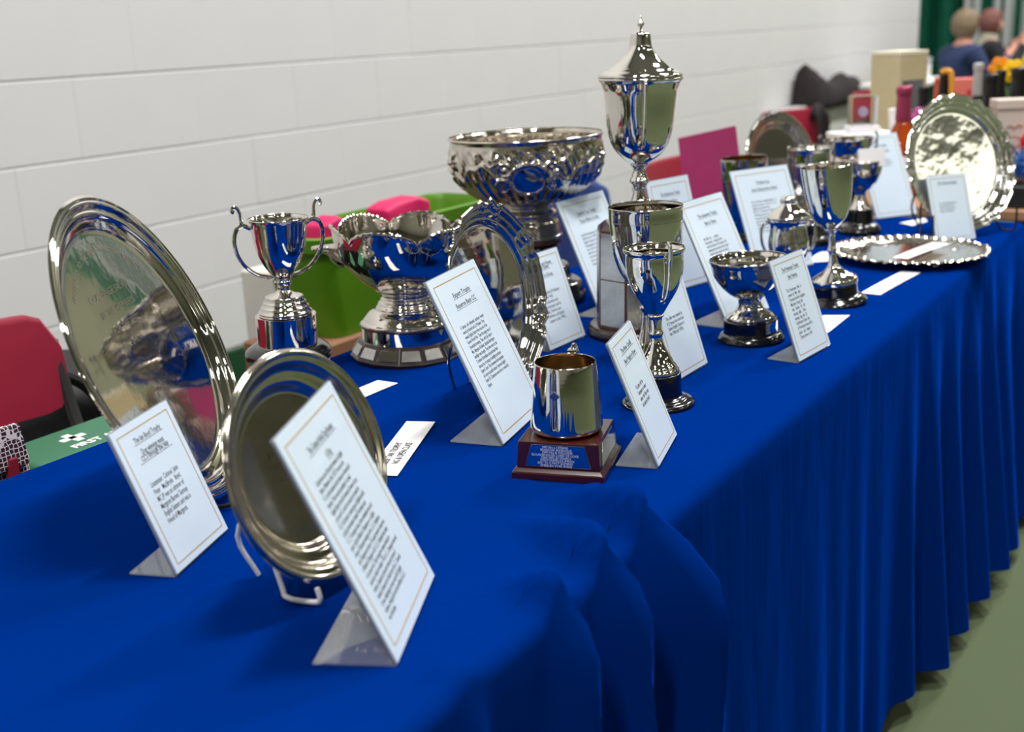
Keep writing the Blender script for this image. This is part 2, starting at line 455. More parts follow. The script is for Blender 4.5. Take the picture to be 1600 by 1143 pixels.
def standing_tray(name, label, x, y, yaw, ln, R, prof, m, fmod=None, off=.008, n=160):
    t = thing(name, label, 'tray', (x, y, TZ + off))
    t.matrix_world = Matrix.Translation((x, y, TZ + off)) @ tray_frame(x, y, yaw, ln)
    obj('tray_body', tray_bm(R, prof, fmod, n, R), m, t, smooth=50)
    return t
rd = math.radians
# 1 large plain tray with stepped mouldings
P1 = [(0, 0), (.5, 0.0004), (.80, .0003), (.815, .0022), (.83, .003), (.875, .006), (.885, .0095), (.90, .0105), (.915, .0095), (.93, .0105), (.945, .014), (.96, .0145), (.97, .0135), (.985, .0155), (1.0, .014)]
t1 = standing_tray('silver_tray', 'large plain round silver tray with stepped rim, leaning at the left end', .844, .94, rd(29), rd(22), .173, P1, SILVER)
for k, (rr, s0, z, msg) in enumerate([(.115, .0085, 0, 'PRESENTED TO THE ENGLISH SETTER SOCIETY')]):
    for i, ch in enumerate(msg):
        a = PI / 2 + .82 - i * 1.64 / (len(msg) - 1)
        if ch == ' ': continue
        text('engraved_letter', ch, s0, ENGR, t1, (rr * cos(a), .173 + rr * sin(a), .0009), (0, 0, a - PI / 2))
for k, msg in enumerate(['CHALLENGE SALVER', 'BY THE MEMBERS', 'FOR THE BEST', 'IN SHOW']):
    text('engraved_line', msg, .011, ENGR, t1, (-.01, .173 + .07 - k * .019, .0009), (0, 0, 0))
plate_stand((.844, .94, rd(29), rd(22)), .15, BLACK_WIRE, 'black wire plate stand under the large left tray', .035)
# 2 dish with deep cavetto rim
P2 = [(0, 0), (.62, 0.0), (.665, .0008), (.69, .0035), (.72, .0075), (.76, .0095), (.80, .0105), (.845, .0125), (.875, .018), (.90, .0205), (.94, .0215), (.965, .0235), (.985, .0235), (1.0, .0205)]
t2 = standing_tray('silver_tray', 'smaller round dish with deep plain rim, behind the nearest sign', .742, .694, rd(4), rd(17), .105, P2, SILVER_WORN)
for k, msg in enumerate(['PRESENTED BY', 'THE MEMBERS', 'IN MEMORY', '1963']):
    text('engraved_line', msg, .008, ENGR, t2, (0, .105 + .016 - k * .012, .0009), (0, 0, 0))
plate_stand((.742, .694, rd(4), rd(17)), .1, WHITE_WIRE, 'white wire plate stand with hooks under the smaller round dish', .048, .02)
# piecrust trays
def crust(n, R, a1=.032, a2=.012):
    def f(r, z, t):
        k = ss(.80 * R, .98 * R, r)
        ph = ((n * t / (2 * PI)) % 1 - .5) * 2 * PI / n      # angle from the nearest bracket
        p = a1 * (1.1 * math.exp(-(ph / .055) ** 2) - .9 * math.exp(-((abs(ph) - .125) / .05) ** 2) + .45 * math.exp(-((abs(ph) - .215) / .05) ** 2)) + a2 * cos(n * t) * -.5
        return r * (1 + k * p), z + k * .05 * R * p * 2
    return f
P3 = [(0, 0), (.5, .0002), (.76, 0.0), (.785, .0012), (.80, .0055), (.82, .0075), (.84, .0068), (.86, .0095), (.885, .0125), (.905, .0115), (.925, .0145), (.95, .018), (.968, .0172), (.985, .0205), (1.0, .0185)]
t3 = standing_tray('piecrust_salver', 'round salver with wavy piecrust rim behind the Expert Trophy sign', 1.304, .861, rd(4), rd(11), .126, P3, SILVER, crust(7, .126, .030, .006), .012, 336)
for k, msg in enumerate(['THE SHOW SALVER', 'AWARDED TO', 'BEST PUPPY', '1971', '1972', '1973']):
    text('engraved_line', msg, .008, ENGR, t3, (-.03, .126 + .06 - k * .013, .0009), (0, 0, rd(0)))
plate_stand((1.304, .861, rd(4), rd(11)), .12, SILVER_WORN, 'silver wire plate stand with curled hooks under the wavy salver', .046, .026)
t4 = standing_tray('piecrust_salver', 'large shiny salver with wavy chased rim at the far table end', 2.718, .568, rd(-34), rd(17), .150, P3, SILVER_WAVY, crust(9, .150, .024, .006), .012, 360)
plate_stand((2.718, .568, rd(-34), rd(17)), .14, BLACK_WIRE, 'black wire plate stand under the far shiny salver', .118, .062)
# flat tray lying on the cloth
t5 = thing('footed_salver', 'low silver salver with wavy gadrooned rim lying flat on the cloth', 'tray', (2.44, .62, TZ))
P5 = [(0, .010), (.74, .010), (.78, .0105), (.80, .013), (.83, .014), (.86, .0165), (.89, .0165), (.92, .0185), (.95, .020), (.98, .021), (1, .0195)]
def gad(r, z, t):
    k = ss(.8 * .155, .97 * .155, r); a, b = crust(9, .155, .022, .006)(r, z, t)
    return a, b + k * .0016 * sin(48 * t)
obj('tray_body', tray_bm(.155, P5, gad, 384), SILVER_WORN, t5, smooth=50)
for k in range(4):
    a = PI / 4 + k * PI / 2
    obj('foot', lathe(solid([(.006, .011), (.008, .006), (.005, .003), (.009, .0)]), 16, 1), SILVER_WORN, t5, (.10 * cos(a), .10 * sin(a), 0))
# small framed round tray, standing at the back
P6 = [(0, 0), (.70, 0), (.72, .003), (.78, .005), (.82, .010), (.88, .011), (.92, .014), (.97, .015), (1, .013)]
def beads(r, z, t): return r * (1 + .012 * abs(sin(14 * t)) * ss(.095, .115, r)), z
t6 = standing_tray('silver_tray', 'small mirror-like round tray with beaded rim, upright behind the magenta card', 2.86, 1.03, rd(-20), rd(14), .126, P6, SILVER, beads, .01, 224)
plate_stand((2.86, 1.03, rd(-20), rd(14)), .11, SILVER_WORN, 'silver wire plate stand under the small beaded tray at the back', .05, .02)

# ------------------------------------------------------------------ cups
def C(name, label, x, y, rz=0.0, cat='trophy cup', dx=0, h=1):
    t = thing(name, label, cat, (x, y, TZ), rz, None)
    if dx: lean(t, dx, h)
    return t
def part(name, p, m, t, n=72, it=2, **k): return obj(name, lathe(p, n, it, **k), m, t)
def drum(r0, z0, r1, z1, b=.0015): return [(r0 - b, z0), (r0, z0), (r0, z0 - b), (r1, z1 + b), (r1, z1), (r1 - b, z1)]

# two-handled cup at the back left, silver band on a black plinth
t = C('two_handled_cup', 'two-handled silver cup with scroll handles, silver band and black plinth, far left', 1.200, 1.166, rd(-28), dx=.0027, h=.244)
part('cup_bowl', cup([(.0425, .2445), (.0428, .2428), (.0404, .2405), (.0398, .2355), (.0382, .225), (.0367, .214), (.0341, .2008), (.0312, .1908), (.0264, .1808), (.0198, .1707), (.0145, .1633), (.0119, .1613)]), SILVER, t)
part('cup_stem', solid([(.0119, .1613), (.0135, .160), (.0106, .1566), (.0122, .155), (.0122, .1535), (.0109, .1498), (.0089, .1465), (.0088, .1425), (.0098, .1408), (.0130, .1384), (.0185, .1358), (.0255, .1342), (.0268, .1332), (.0268, .1318), (.0278, .1270), (.0298, .1262), (.0302, .1240), (.0318, .1205), (.0338, .1195), (.0342, .1170), (.0358, .1140), (.0376, .1128), (.0380, .1105), (.0370, .1080), (.0372, .1068)]), SILVER, t)
part('plinth_band', solid(drum(.0426, .1066, .0426, .0645)), SILVER, t, it=0)
part('plinth', solid([(.043, .0650), (.048, .0645), (.0537, .0614), (.0605, .0560), (.0613, .0500), (.0600, .0440), (.0560, .0410), (.0535, .0400), (.054, .0100), (.056, .0080), (.0600, .004), (.0600, 0.0)]), EBONY, t)
for k in range(5):
    a = rd(-140 + k * 55)
    o = obj('name_plate', box(-.016, .016, -.0008, .0012, -.011, .011, .0006, 1), SILVER_BRUSH, t, (.0548 * cos(a), .0548 * sin(a), .025), (0, 0, a + PI / 2))
def scroll(s, pts, r, t, m=SILVER, name='handle', **k):
    obj(name, tube([(s * u, 0, z) for u, z in pts], r, 10, 6, **k), m, t)
for s in (-1, 1):
    scroll(s, [(.0400, .2325), (.046, .2365), (.0515, .2395), (.0525, .247), (.0535, .257), (.0575, .2635), (.0625, .2635), (.0638, .2590), (.0612, .2570)], [.0026, .0032, .0032, .0027, .0023, .0023, .0023, .0024, .003], t)
    scroll(s, [(.0500, .2385), (.0590, .2340), (.0635, .2230), (.0635, .2090), (.0585, .1930), (.0490, .1790), (.0370, .1690), (.0250, .1640), (.0140, .1605)], [.0036, .0033, .003, .0028, .0027, .0027, .0027, .003, .0034], t)

# monteith-rimmed bowl with lug handles on a base of shields
t = C('lobed_bowl', 'large silver bowl with lobed rim and lug handles on a base of small shields', 1.410, 1.118, rd(-57.4 + 10), 'trophy bowl', dx=.006, h=.2)
NL = 6
def lobe(r, z, th):
    k = ss(.11, .20, z)
    w = abs(sin(NL / 2 * (th + PI / 2 - .12)))
    w2 = w ** .55
    return r * (1 + k * .055 * (w2 - .6)), z + ss(.165, .2, z) * .020 * (w2 - .62)
qb = [(.1060, .2000), (.1052, .1905), (.1030, .1780), (.0988, .1640), (.0940, .1520), (.0865, .1416), (.0800, .1345), (.0722, .1269), (.0640, .119), (.0543, .1121), (.0435, .1048)]
part('cup_bowl', cup(qb, .0014), SILVER, t, 216, 2, fmod=lobe)
def ringband(r, z, rad, n, fm, m, name, tt, bead=0):
    b = bmesh.new(); rows = []
    for i in range(n):
        th = 2 * PI * i / n; rr, zz = fm(r, z, th)
        rad2 = rad * (1 + bead * sin(th * n / 6))
        rows.append([b.verts.new(((rr + rad2 * cos(p) * .5) * cos(th), (rr + rad2 * cos(p) * .5) * sin(th), zz + rad2 * sin(p))) for p in [2 * PI * j / 8 for j in range(8)]])
    for i in range(n):
        a, c = rows[i], rows[(i + 1) % n]
        for j in range(8): b.faces.new((a[j], a[(j + 1) % 8], c[(j + 1) % 8], c[j]))
    return obj(name, b, m, tt)
ringband(.1065, .1985, .0034, 288, lobe, SILVER_CHASED, 'rim_band', t, .18)
part('cup_foot', solid([(.0440, .1060), (.0450, .1045), (.0400, .100), (.0350, .0973), (.0345, .0935), (.0375, .0915), (.0375, .0890), (.0407, .0865), (.0420, .0843), (.0420, .083), (.0436, .0806), (.0455, .0785), (.0455, .075), (.0480, .0735), (.0560, .0705), (.0627, .0640), (.0660, .0585), (.0695, .0560), (.0700, .0540), (.0700, .0520)]), SILVER, t)
part('plinth_top', solid([(.0700, .0530), (.0712, .0525), (.0712, .0500), (.0695, .0490)]), DARKWOOD, t)
part('plinth_band', solid(drum(.0688, .0498, .0688, .0285)), SILVER, t, it=0)
NS = 14
obj('plinth', prism(ring(.0868, NS, 0), ring(.0875, NS, .0060), .0008, 1), DARKWOOD, t, smooth=20)
obj('plinth_slope', prism(ring(.0872, NS, .0055), ring(.0725, NS, .0290), .0008, 1), DARKWOOD, t, smooth=20)
ap0, ap1 = .0872 * cos(PI / NS), .0725 * cos(PI / NS)
for k in range(NS):
    a = 2 * PI * (k + .5) / NS
    rm, zm = (ap0 + ap1) / 2 + .0006, .0173
    tilt = math.atan2(ap0 - ap1, .0235)
    wq = .0148
    o = obj('shield', prism([(-wq, -.0085, 0), (wq, -.0085, 0), (wq * .86, .0085, 0), (-wq * .86, .0085, 0)], [(-wq, -.0085, .001), (wq, -.0085, .001), (wq * .86, .0085, .001), (-wq * .86, .0085, .001)], .0004, 1), SILVER_BRUSH if k % 3 else SILVER, t)
    n = Vector((cos(a) * cos(tilt), sin(a) * cos(tilt), sin(tilt)))
    u = Vector((-sin(a), cos(a), 0)); v = n.cross(u)
    o.matrix_local = Matrix.Translation((rm * cos(a), rm * sin(a), zm)) @ Matrix((u, v, n)).transposed().to_4x4()
for s in (1, -1):   # flat lug handles
    a = rd(180) if s > 0 else 0.0
    lug = [(.094, -.020), (.100, -.0245), (.112, -.018), (.121, -.0125), (.130, -.0135), (.1365, -.0075), (.1385, 0)]
    out = lug + [(x, -y) for x, y in lug[-2::-1]]
    bb = prism([(x * cos(a), y * cos(a) if True else 0, .1705) for x, y in out], [(x * cos(a), y * cos(a), .1755) for x, y in out], .0012, 2)
    obj('handle', bb, SILVER_CHASED, t)
    obj('handle_bracket', tube([(.088 * cos(a), 0, .150), (.1 * cos(a), 0, .156), (.112 * cos(a), 0, .168), (.118 * cos(a), 0, .171)], [.010, .009, .007, .006], 10, 4), SILVER, t)

# big embossed bowl
t = C('embossed_bowl', 'very large silver bowl embossed with scrolls and flutes, on black stepped plinth', 1.811, 1.133, rd(-147), 'trophy bowl', dx=-.003, h=.3)
def emboss(r, z, th):
    if z < .176 or z > .293 or r < .058: return r, z
    e = 0.0
    cz = .236; x = ((th + PI) % (2 * PI) - PI)
    # cartouche facing the viewer and three more round the bowl
    lx = ((th + PI / 4) % (PI / 2)) - PI / 4
    X = lx * r; Z = (z - cz)
    d = math.hypot(X * .95, Z * 1.15)
    cart = ss(.036, .026, d)
    rim1 = math.exp(-((d - .030) / .0032) ** 2)
    # wavy scroll border
    wv = .247 + .013 * sin(8 * th + .6) + .005 * sin(20 * th)
    rib = math.exp(-((z - wv) / .0042) ** 2)
    below = ss(wv + .002, wv - .006, z) * (1 - cart)
    fl = abs(cos(20 * th + (z - .2) * 22)) ** 1.6
    env = ss(.176, .20, z)
    e += .0058 * below * (fl - .35) * env
    e += .0048 * rib * (1 - cart) + .0052 * rim1
    # leaves and flowers above the border
    up = ss(wv + .003, wv + .010, z) * (1 - ss(.276, .288, z)) * (1 - cart)
    fx = ((th * 8 / (2 * PI)) % 1 - .5) * 2 * PI / 8 * r; fz = z - .266
    q = math.hypot(fx, fz); aa = math.atan2(fz, fx)
    e += up * .0085 * math.exp(-(q / .016) ** 2) * (.6 + .4 * cos(5 * aa))
    e += up * .0036 * sin(34 * th + 70 * z) * sin(120 * z + 9 * th)
    # scroll ridges beside the cartouche
    for sx in (-1, 1):
        for (ox, oz, ro) in ((.040, .018, .011), (.043, -.010, .012)):
            dd = math.hypot(X - sx * ox, Z - oz); e += .0042 * math.exp(-((dd - ro) / .0027) ** 2) + .004 * math.exp(-(dd / .0035) ** 2)
    return r + e * .8, z
bb = [(.1370, .3020), (.1385, .3005), (.1385, .2985), (.1362, .2965), (.1355, .2935), (.1350, .2920), (.1362, .2860), (.1367, .2790), (.1366, .2700), (.1361, .2604), (.1345, .2510), (.1319, .2416), (.1280, .2325), (.1223, .2227), (.1145, .2130), (.1047, .2037), (.0940, .1955), (.0821, .1885), (.0700, .1835), (.0573, .1801), (.0428, .1765)]
part('cup_bowl', cup(bb, .0016), SILVER_CHASED, t, 420, 3, fmod=emboss)
part('cup_foot', solid([(.0435, .1780), (.0445, .1760), (.0424, .1740), (.0421, .1700), (.0440, .1680), (.0467, .1660), (.0498, .1640), (.0505, .1600), (.0491, .1560), (.0500, .1500), (.0530, .1463), (.0552, .1380), (.0561, .1308), (.0566, .1240), (.0590, .1225), (.0590, .1180), (.0578, .1172)]), SILVER_WORN, t)
part('plinth_top', solid([(.0570, .1175), (.0582, .1165), (.0582, .1090), (.0560, .1075)]), WALNUT, t)
part('plinth', solid([(.054, .1080), (.0545, .0725), (.0560, .0715), (.0659, .0690), (.0690, .0640), (.0719, .0460), (.0760, .0440), (.0895, .0370), (.0930, .0300), (.0950, .0200), (.0985, .0170), (.0990, .0000)]), EBONY, t)
for k in range(3):
    a = rd(-52 + 52 * k - 6)
    bmq = bmesh.new(); rows = []
    for i in range(9):
        th = a + rd(-22) + rd(44) * i / 8
        rows.append([bmq.verts.new((r * cos(th), r * sin(th), z)) for r, z in ((.0546, .076), (.0562, .076), (.0562, .104), (.0546, .104))])
    for i in range(8):
        for j in range(4): bmq.faces.new((rows[i][j], rows[i][(j + 1) % 4], rows[i + 1][(j + 1) % 4], rows[i + 1][j]))
    bmq.faces.new(rows[0]); bmq.faces.new(rows[-1][::-1])
    obj('name_plate', bmq, SILVER_BRUSH, t)

# tall covered cup on octagonal plinth
t = C('covered_cup', 'tallest silver cup, lidded with pointed finial, on octagonal wooden plinth with plates', 1.677, .850, rd(-147), dx=.0094, h=.49)
part('lid', solid([(.0060, .4712), (.0142, .4690), (.0153, .4651), (.0169, .4524), (.0172, .450), (.0198, .4434), (.0265, .4345), (.0384, .4242), (.0472, .4178), (.0510, .416), (.0531, .4139), (.0560, .4125), (.0638, .4087), (.0650, .4050), (.0640, .4030)]), SILVER, t)
part('finial', [(0, .4935), (.0010, .4924), (.0024, .4879), (.0058, .4816), (.0047, .4790), (.0018, .4765), (.0026, .4727), (.0040, .4718), (.0066, .4702), (0, .4702)], SILVER, t, 32)
part('cup_bowl', cup([(.0650, .4030), (.0658, .4015), (.0652, .3989), (.0618, .3971), (.0592, .3906), (.0563, .3828), (.0543, .3645), (.0526, .3435), (.0510, .3300), (.0488, .3170), (.0440, .3011), (.0365, .2904), (.0284, .2823), (.0190, .2756), (.0136, .2721)]), SILVER, t)
part('cup_stem', solid([(.0136, .2730), (.0145, .2705), (.0125, .2675), (.0092, .2635), (.0098, .2581), (.0120, .2540), (.0120, .2515), (.0152, .2470), (.0152, .2440), (.0140, .2415), (.0109, .2378), (.0087, .2323), (.0098, .2255), (.0121, .2159), (.0150, .2110), (.0230, .2050), (.0250, .2030), (.0350, .1960), (.0370, .1940), (.0420, .1890), (.0430, .1850), (.0430, .1822)]), SILVER, t)
for s, nm in ((1, 'handle'), (-1, 'handle')):
    scroll(s, [(.0560, .3800), (.0640, .3960), (.0715, .3985), (.0745, .3900), (.0720, .3700), (.0660, .3420), (.0600, .3200), (.0520, .3080), (.0455, .3050)], [.003, .003, .0032, .003, .0028, .0026, .0026, .003, .0035], t, flat=1.7, side=(0, 1, 0))
obj('plinth', prism(ring(.0705, 8, .016, PI / 8), ring(.0690, 8, .172, PI / 8), .0012, 2), WALNUT, t, smooth=20)
obj('plinth_top', prism(ring(.0690, 8, .172, PI / 8), ring(.0560, 8, .1822, PI / 8), .0008, 2), MAHOGANY, t, smooth=20)
part('plinth_base', solid([(.074, .0165), (.079, .015), (.082, .011), (.083, .0), ]), DARKWOOD, t)
for k in range(8):
    a = 2 * PI * k / 8
    rm = .0698 * cos(PI / 8)
    for z0, z1 in ((.021, .094), (.096, .168)):
        obj('name_plate', box(-.0245, .0245, -.0006, .0008, z0, z1, .0004, 1), SILVER_BRUSH, t, (rm * cos(a), rm * sin(a), 0), (0, 0, a + PI / 2))

# large plain goblet in front of the octagonal plinth
t = C('goblet', 'large plain silver goblet standing in front of the octagonal wooden plinth', 1.524, .755, 0, dx=-.003, h=.232)
part('cup_bowl', cup([(.0537, .2330), (.0540, .2315), (.0531, .2280), (.0532, .2139), (.0521, .2026), (.0496, .1799), (.0430, .1571), (.0374, .1433), (.0322, .1340), (.0259, .1225), (.0194, .1140), (.0130, .1090)]), SILVER, t)
ringband(.0527, .213, .0009, 96, lambda r, z, th: (r, z), SILVER_CHASED, 'engraved_band', t)
part('cup_stem', solid([(.0130, .1095), (.0110, .1050), (.0080, .0980), (.0072, .0900), (.0105, .0870), (.0125, .0840), (.0105, .0810), (.0075, .0770), (.0085, .0640), (.0110, .0500), (.0160, .0310), (.0230, .0180), (.0350, .0090), (.0400, .0060), (.0420, .0030), (.0420, 0)]), SILVER, t)
for s in (-1, 1):
    obj('handle', tube([(s * u * .87, -s * u * .50, z) for u, z in [(.0505, .188), (.0545, .188), (.0555, .180), (.0530, .165), (.0455, .145), (.0370, .132), (.0290, .1265)]], .0018, 8, 6), SILVER, t)

# two-handled cup in the middle front
hd = math.atan2(-.78, -.645)
t = C('two_handled_cup', 'silver cup with upright strap handle facing forward, on round black plinth, mid table', 1.352, .657, hd, dx=-.0039, h=.203)
part('cup_bowl', cup([(.0392, .2090), (.0400, .2075), (.0398, .2050), (.0388, .2035), (.0370, .2010), (.0367, .1985), (.0369, .1908), (.0366, .1800), (.0359, .1745), (.0331, .1643), (.0292, .1540), (.0246, .1458), (.0192, .1375), (.0131, .1272), (.0093, .1205)]), SILVER, t)
part('cup_stem', solid([(.0093, .1215), (.0105, .1195), (.0097, .1178), (.0081, .1164), (.0069, .1063), (.0069, .1005), (.0090, .0975), (.0092, .0950), (.0073, .0905), (.0080, .0860), (.0090, .0830), (.0131, .0733), (.0181, .0657), (.0219, .0566), (.0252, .0540), (.0262, .0500), (.0280, .0490), (.0290, .0455), (.0285, .0432)]), SILVER, t)
part('plinth', solid([(.0295, .0435), (.0307, .0430), (.0309, .0420), (.0313, .0130), (.0330, .0120), (.0369, .0105), (.0385, .0085), (.0443, .0070), (.0475, .0045), (.0482, .0020), (.0480, 0)]), EBONY, t)
for s in (-1, 1):
    scroll(s, [(.0365, .1960), (.0425, .2000), (.0470, .2070), (.0480, .2160), (.0455, .2200), (.0435, .2175)], [.0022, .0024, .0024, .0024, .0024, .0026], t, flat=1.3, side=(0, 1, 0))
    scroll(s, [(.0480, .2130), (.0475, .2000), (.0450, .1830), (.0415, .1680), (.0370, .1560), (.0320, .1480), (.0265, .1445), (.0225, .1435)], [.0024, .0026, .0026, .0024, .0022, .0022, .0026, .0034], t, flat=1.4, side=(0, 1, 0))

# small footed bowl
t = C('footed_bowl', 'small silver footed bowl on black plinth with a silver plate', 1.708, .669, rd(-147), 'trophy bowl', dx=-.006, h=.129)
part('cup_bowl', cup([(.0595, .1300), (.0605, .1285), (.0600, .1265), (.0578, .1225), (.0570, .1201), (.0558, .1111), (.0535, .1035), (.0496, .0967), (.0419, .0859), (.0337, .0768), (.0260, .0712)]), SILVER, t)
part('cup_stem', solid([(.0265, .0740), (.0275, .0720), (.0215, .0690), (.0178, .0648), (.0175, .0600), (.0180, .0568), (.0214, .0510), (.0260, .0470), (.0303, .0445), (.0345, .0410), (.0372, .0385), (.0375, .0360), (.0365, .0345)]), SILVER, t)
part('plinth', solid([(.0395, .0350), (.0413, .0345), (.0415, .0330), (.0416, .0140), (.0435, .0130), (.0467, .0118), (.0495, .0085), (.0518, .0050), (.0518, 0)]), EBONY, t)
bmq = bmesh.new(); rows = []
for i in range(9):
    th = rd(22) + rd(44) * i / 8
    rows.append([bmq.verts.new((r * cos(th), r * sin(th), z)) for r, z in ((.0414, .0165), (.0424, .0165), (.0424, .0325), (.0414, .0325))])
for i in range(8):
    for j in range(4): bmq.faces.new((rows[i][j], rows[i][(j + 1) % 4], rows[i + 1][(j + 1) % 4], rows[i + 1][j]))
bmq.faces.new(rows[0]); bmq.faces.new(rows[-1][::-1])
obj('name_plate', bmq, SILVER, t)

# plain goblet on black plinth, leaning a little
t = C('goblet', 'slim plain silver goblet on round black plinth, near the front edge', 2.003, .629, 0, dx=-.0244, h=.238)
part('cup_bowl', cup([(.0433, .2400), (.0430, .2370), (.0424, .2270), (.0414, .2121), (.0400, .2000), (.0385, .1881), (.0361, .1743), (.0328, .1605), (.0259, .1467), (.0173, .1375), (.0111, .1310)]), SILVER, t)
part('cup_stem', solid([(.0105, .1320), (.0115, .1295), (.0100, .1270), (.0069, .1240), (.0056, .1153), (.0056, .1012), (.0077, .0970), (.0084, .0945), (.0084, .0920), (.0059, .0878), (.0070, .0765), (.0098, .0659), (.0175, .0570), (.0250, .0525), (.0298, .0499), (.0364, .0455), (.0389, .0440), (.0393, .0400), (.0390, .0331)]), SILVER, t)
part('plinth', solid([(.0370, .0335), (.0377, .0325), (.0378, .0150), (.0395, .0140), (.0440, .0125), (.0470, .0095), (.0511, .0065), (.0529, .0030), (.0529, 0)]), EBONY, t)

# lidded urn
t = C('lidded_urn', 'small two-handled silver urn with stepped lid, behind the footed bowl', 2.090, .746, rd(-57), dx=-.005, h=.164)
part('lid', solid([(.0060, .1700), (.0105, .1690), (.0146, .1650), (.0150, .1610), (.0125, .1570), (.0188, .1510), (.0260, .1445), (.0300, .1425), (.0369, .1365), (.0403, .1335), (.0403, .1315), (.0380, .1305)]), SILVER, t)
part('cup_bowl', solid([(.0380, .1310), (.0387, .1265), (.0340, .1200), (.0325, .1120), (.0340, .1010), (.0354, .0928), (.0360, .0840), (.0355, .0757), (.0322, .0586), (.0234, .0430), (.0150, .0360)]), SILVER, t, 96, 2, fmod=lambda r, z, th: (r * (1 + .03 * abs(cos(5 * th)) * ss(.04, .07, z) * (1 - ss(.09, .11, z))), z))
part('cup_foot', solid([(.0150, .0370), (.0119, .0320), (.0119, .0250), (.0160, .0180), (.0213, .0110), (.0270, .0060), (.0285, .0030), (.0285, 0)]), SILVER, t)
for s in (-1, 1):
    scroll(s, [(.0360, .1230), (.0430, .1220), (.0485, .1150), (.0500, .1020), (.0480, .0850), (.0420, .0700), (.0345, .0640)], .0018, t, flat=1.5, side=(0, 1, 0))

# embossed beaker with gilt inside
t = C('beaker', 'tall embossed silver beaker with gilt interior in front of the magenta card', 2.521, 1.000, 0, dx=-.010, h=.187)
def bk(r, z, th):
    k = ss(.035, .05, z) * (1 - ss(.145, .158, z)); return r + k * (.0016 * sin(11 * th + 40 * z) * sin(150 * z + 3 * th) + .001 * sin(23 * th - 60 * z)), z
part('cup_body', [(.0375, .046), (.0433, .0894), (.0492, .1407), (.0505, .1713), (.0506, .1865), (.0514, .1868), (.0514, .1713), (.0496, .1407), (.0437, .0894), (.0377, .0480), (.0350, .0260), (.0345, .0225), (0, .0225)], SILVER_CHASED, t, 180, 2, fmod=bk)
part('gilt_lining', [(.0500, .1850), (.0501, .1713), (.0484, .1407), (.0425, .0894), (.0367, .0480), (.0330, .0300), (0, .0300)], GILT, t)
part('plinth', solid([(.0360, .0225), (.0389, .0215), (.0395, .0120), (.0410, .0100), (.0410, 0)]), EBONY_MATT, t)

# banded cup beyond the urn
t = C('two_handled_cup', 'banded silver cup with tapering body on black plinth, between beaker and slim goblet', 2.534, .849, rd(-40), dx=-.012, h=.208)
part('cup_bowl', cup([(.0442, .2105), (.0448, .2090), (.0440, .2045), (.0418, .2030), (.0412, .1900), (.0410, .1780), (.0422, .1760), (.0424, .1725), (.0395, .1640), (.0365, .1544), (.0292, .1351), (.0207, .1156), (.0130, .0975)]), SILVER, t)
part('cup_stem', solid([(.0130, .0985), (.0117, .0950), (.0086, .0814), (.0100, .0770), (.0086, .0715), (.0172, .0600), (.0271, .0500), (.0300, .0470), (.0300, .0430)]), SILVER, t)
part('plinth', solid([(.0300, .0435), (.0320, .0425), (.0325, .0200), (.0358, .0180), (.0400, .0150), (.0420, .0060), (.0420, 0)]), EBONY, t)
for s in (-1, 1):
    scroll(s, [(.0410, .1780), (.0480, .1900), (.0540, .2000), (.0560, .2120), (.0530, .2180), (.0510, .2150)], .0022, t)
    scroll(s, [(.0545, .2050), (.0560, .1850), (.0510, .1620), (.0420, .1430), (.0300, .1330)], .002, t)

# low cup on tall ebony plinth with a card in it
t = C('low_cup', 'wide low silver cup on tall black plinth, a white card resting in it', 2.692, .797, 0, dx=-.002, h=.165)
part('cup_bowl', cup([(.0454, .1660), (.0462, .1645), (.0455, .1610), (.0455, .1495), (.0440, .1400), (.0417, .1319), (.0355, .1168), (.0254, .1042), (.0160, .0975)]), SILVER, t)
part('cup_stem', solid([(.0160, .0985), (.0150, .0960), (.0114, .0890), (.0130, .0830), (.0153, .0762), (.0204, .0660), (.0242, .0600), (.0265, .0580), (.0265, .0555)]), SILVER, t)
part('plinth', solid([(.0275, .0560), (.0286, .0550), (.0300, .0240), (.0358, .0225), (.0400, .0205), (.0440, .0150), (.0480, .0090), (.0480, 0)]), EBONY, t)
tag(obj('folded_card', box(-.030, .030, -.0008, .0008, 0, .040, .0003, 1), PAPER_W, None, (2.668, .768, TZ + .1545), (rd(-8), 0, rd(-52))), 'small white card propped in the wide low cup', 'card')

# bowl behind it
t = C('rose_bowl', 'far silver bowl with ring handles on black plinth, beneath the white box', 2.866, .878, rd(-57), 'trophy bowl', dx=-.006, h=.19)
part('cup_bowl', cup([(.0580, .1970), (.0586, .1955), (.0578, .1920), (.0560, .1830), (.0553, .1793), (.0486, .1660), (.0351, .1553), (.0216, .1494), (.0150, .1460)]), SILVER, t)
part('cup_stem', solid([(.0150, .1470), (.0135, .1445), (.0122, .1311), (.0180, .1200), (.0244, .1149), (.0299, .1090), (.0310, .1060)]), SILVER, t)
part('plinth', solid([(.0315, .1060), (.0330, .1050), (.0341, .0580), (.0380, .0560), (.0400, .0540), (.0410, .0400), (.0420, .0100), (.0420, 0)]), EBONY, t)
for s in (-1, 1):
    scroll(s, [(.0560, .1800), (.0660, .1850), (.0700, .1980), (.0665, .2080), (.0640, .2040)], .0024, t)
    scroll(s, [(.0690, .1930), (.0680, .1750), (.0600, .1640), (.0500, .1660)], .0022, t)

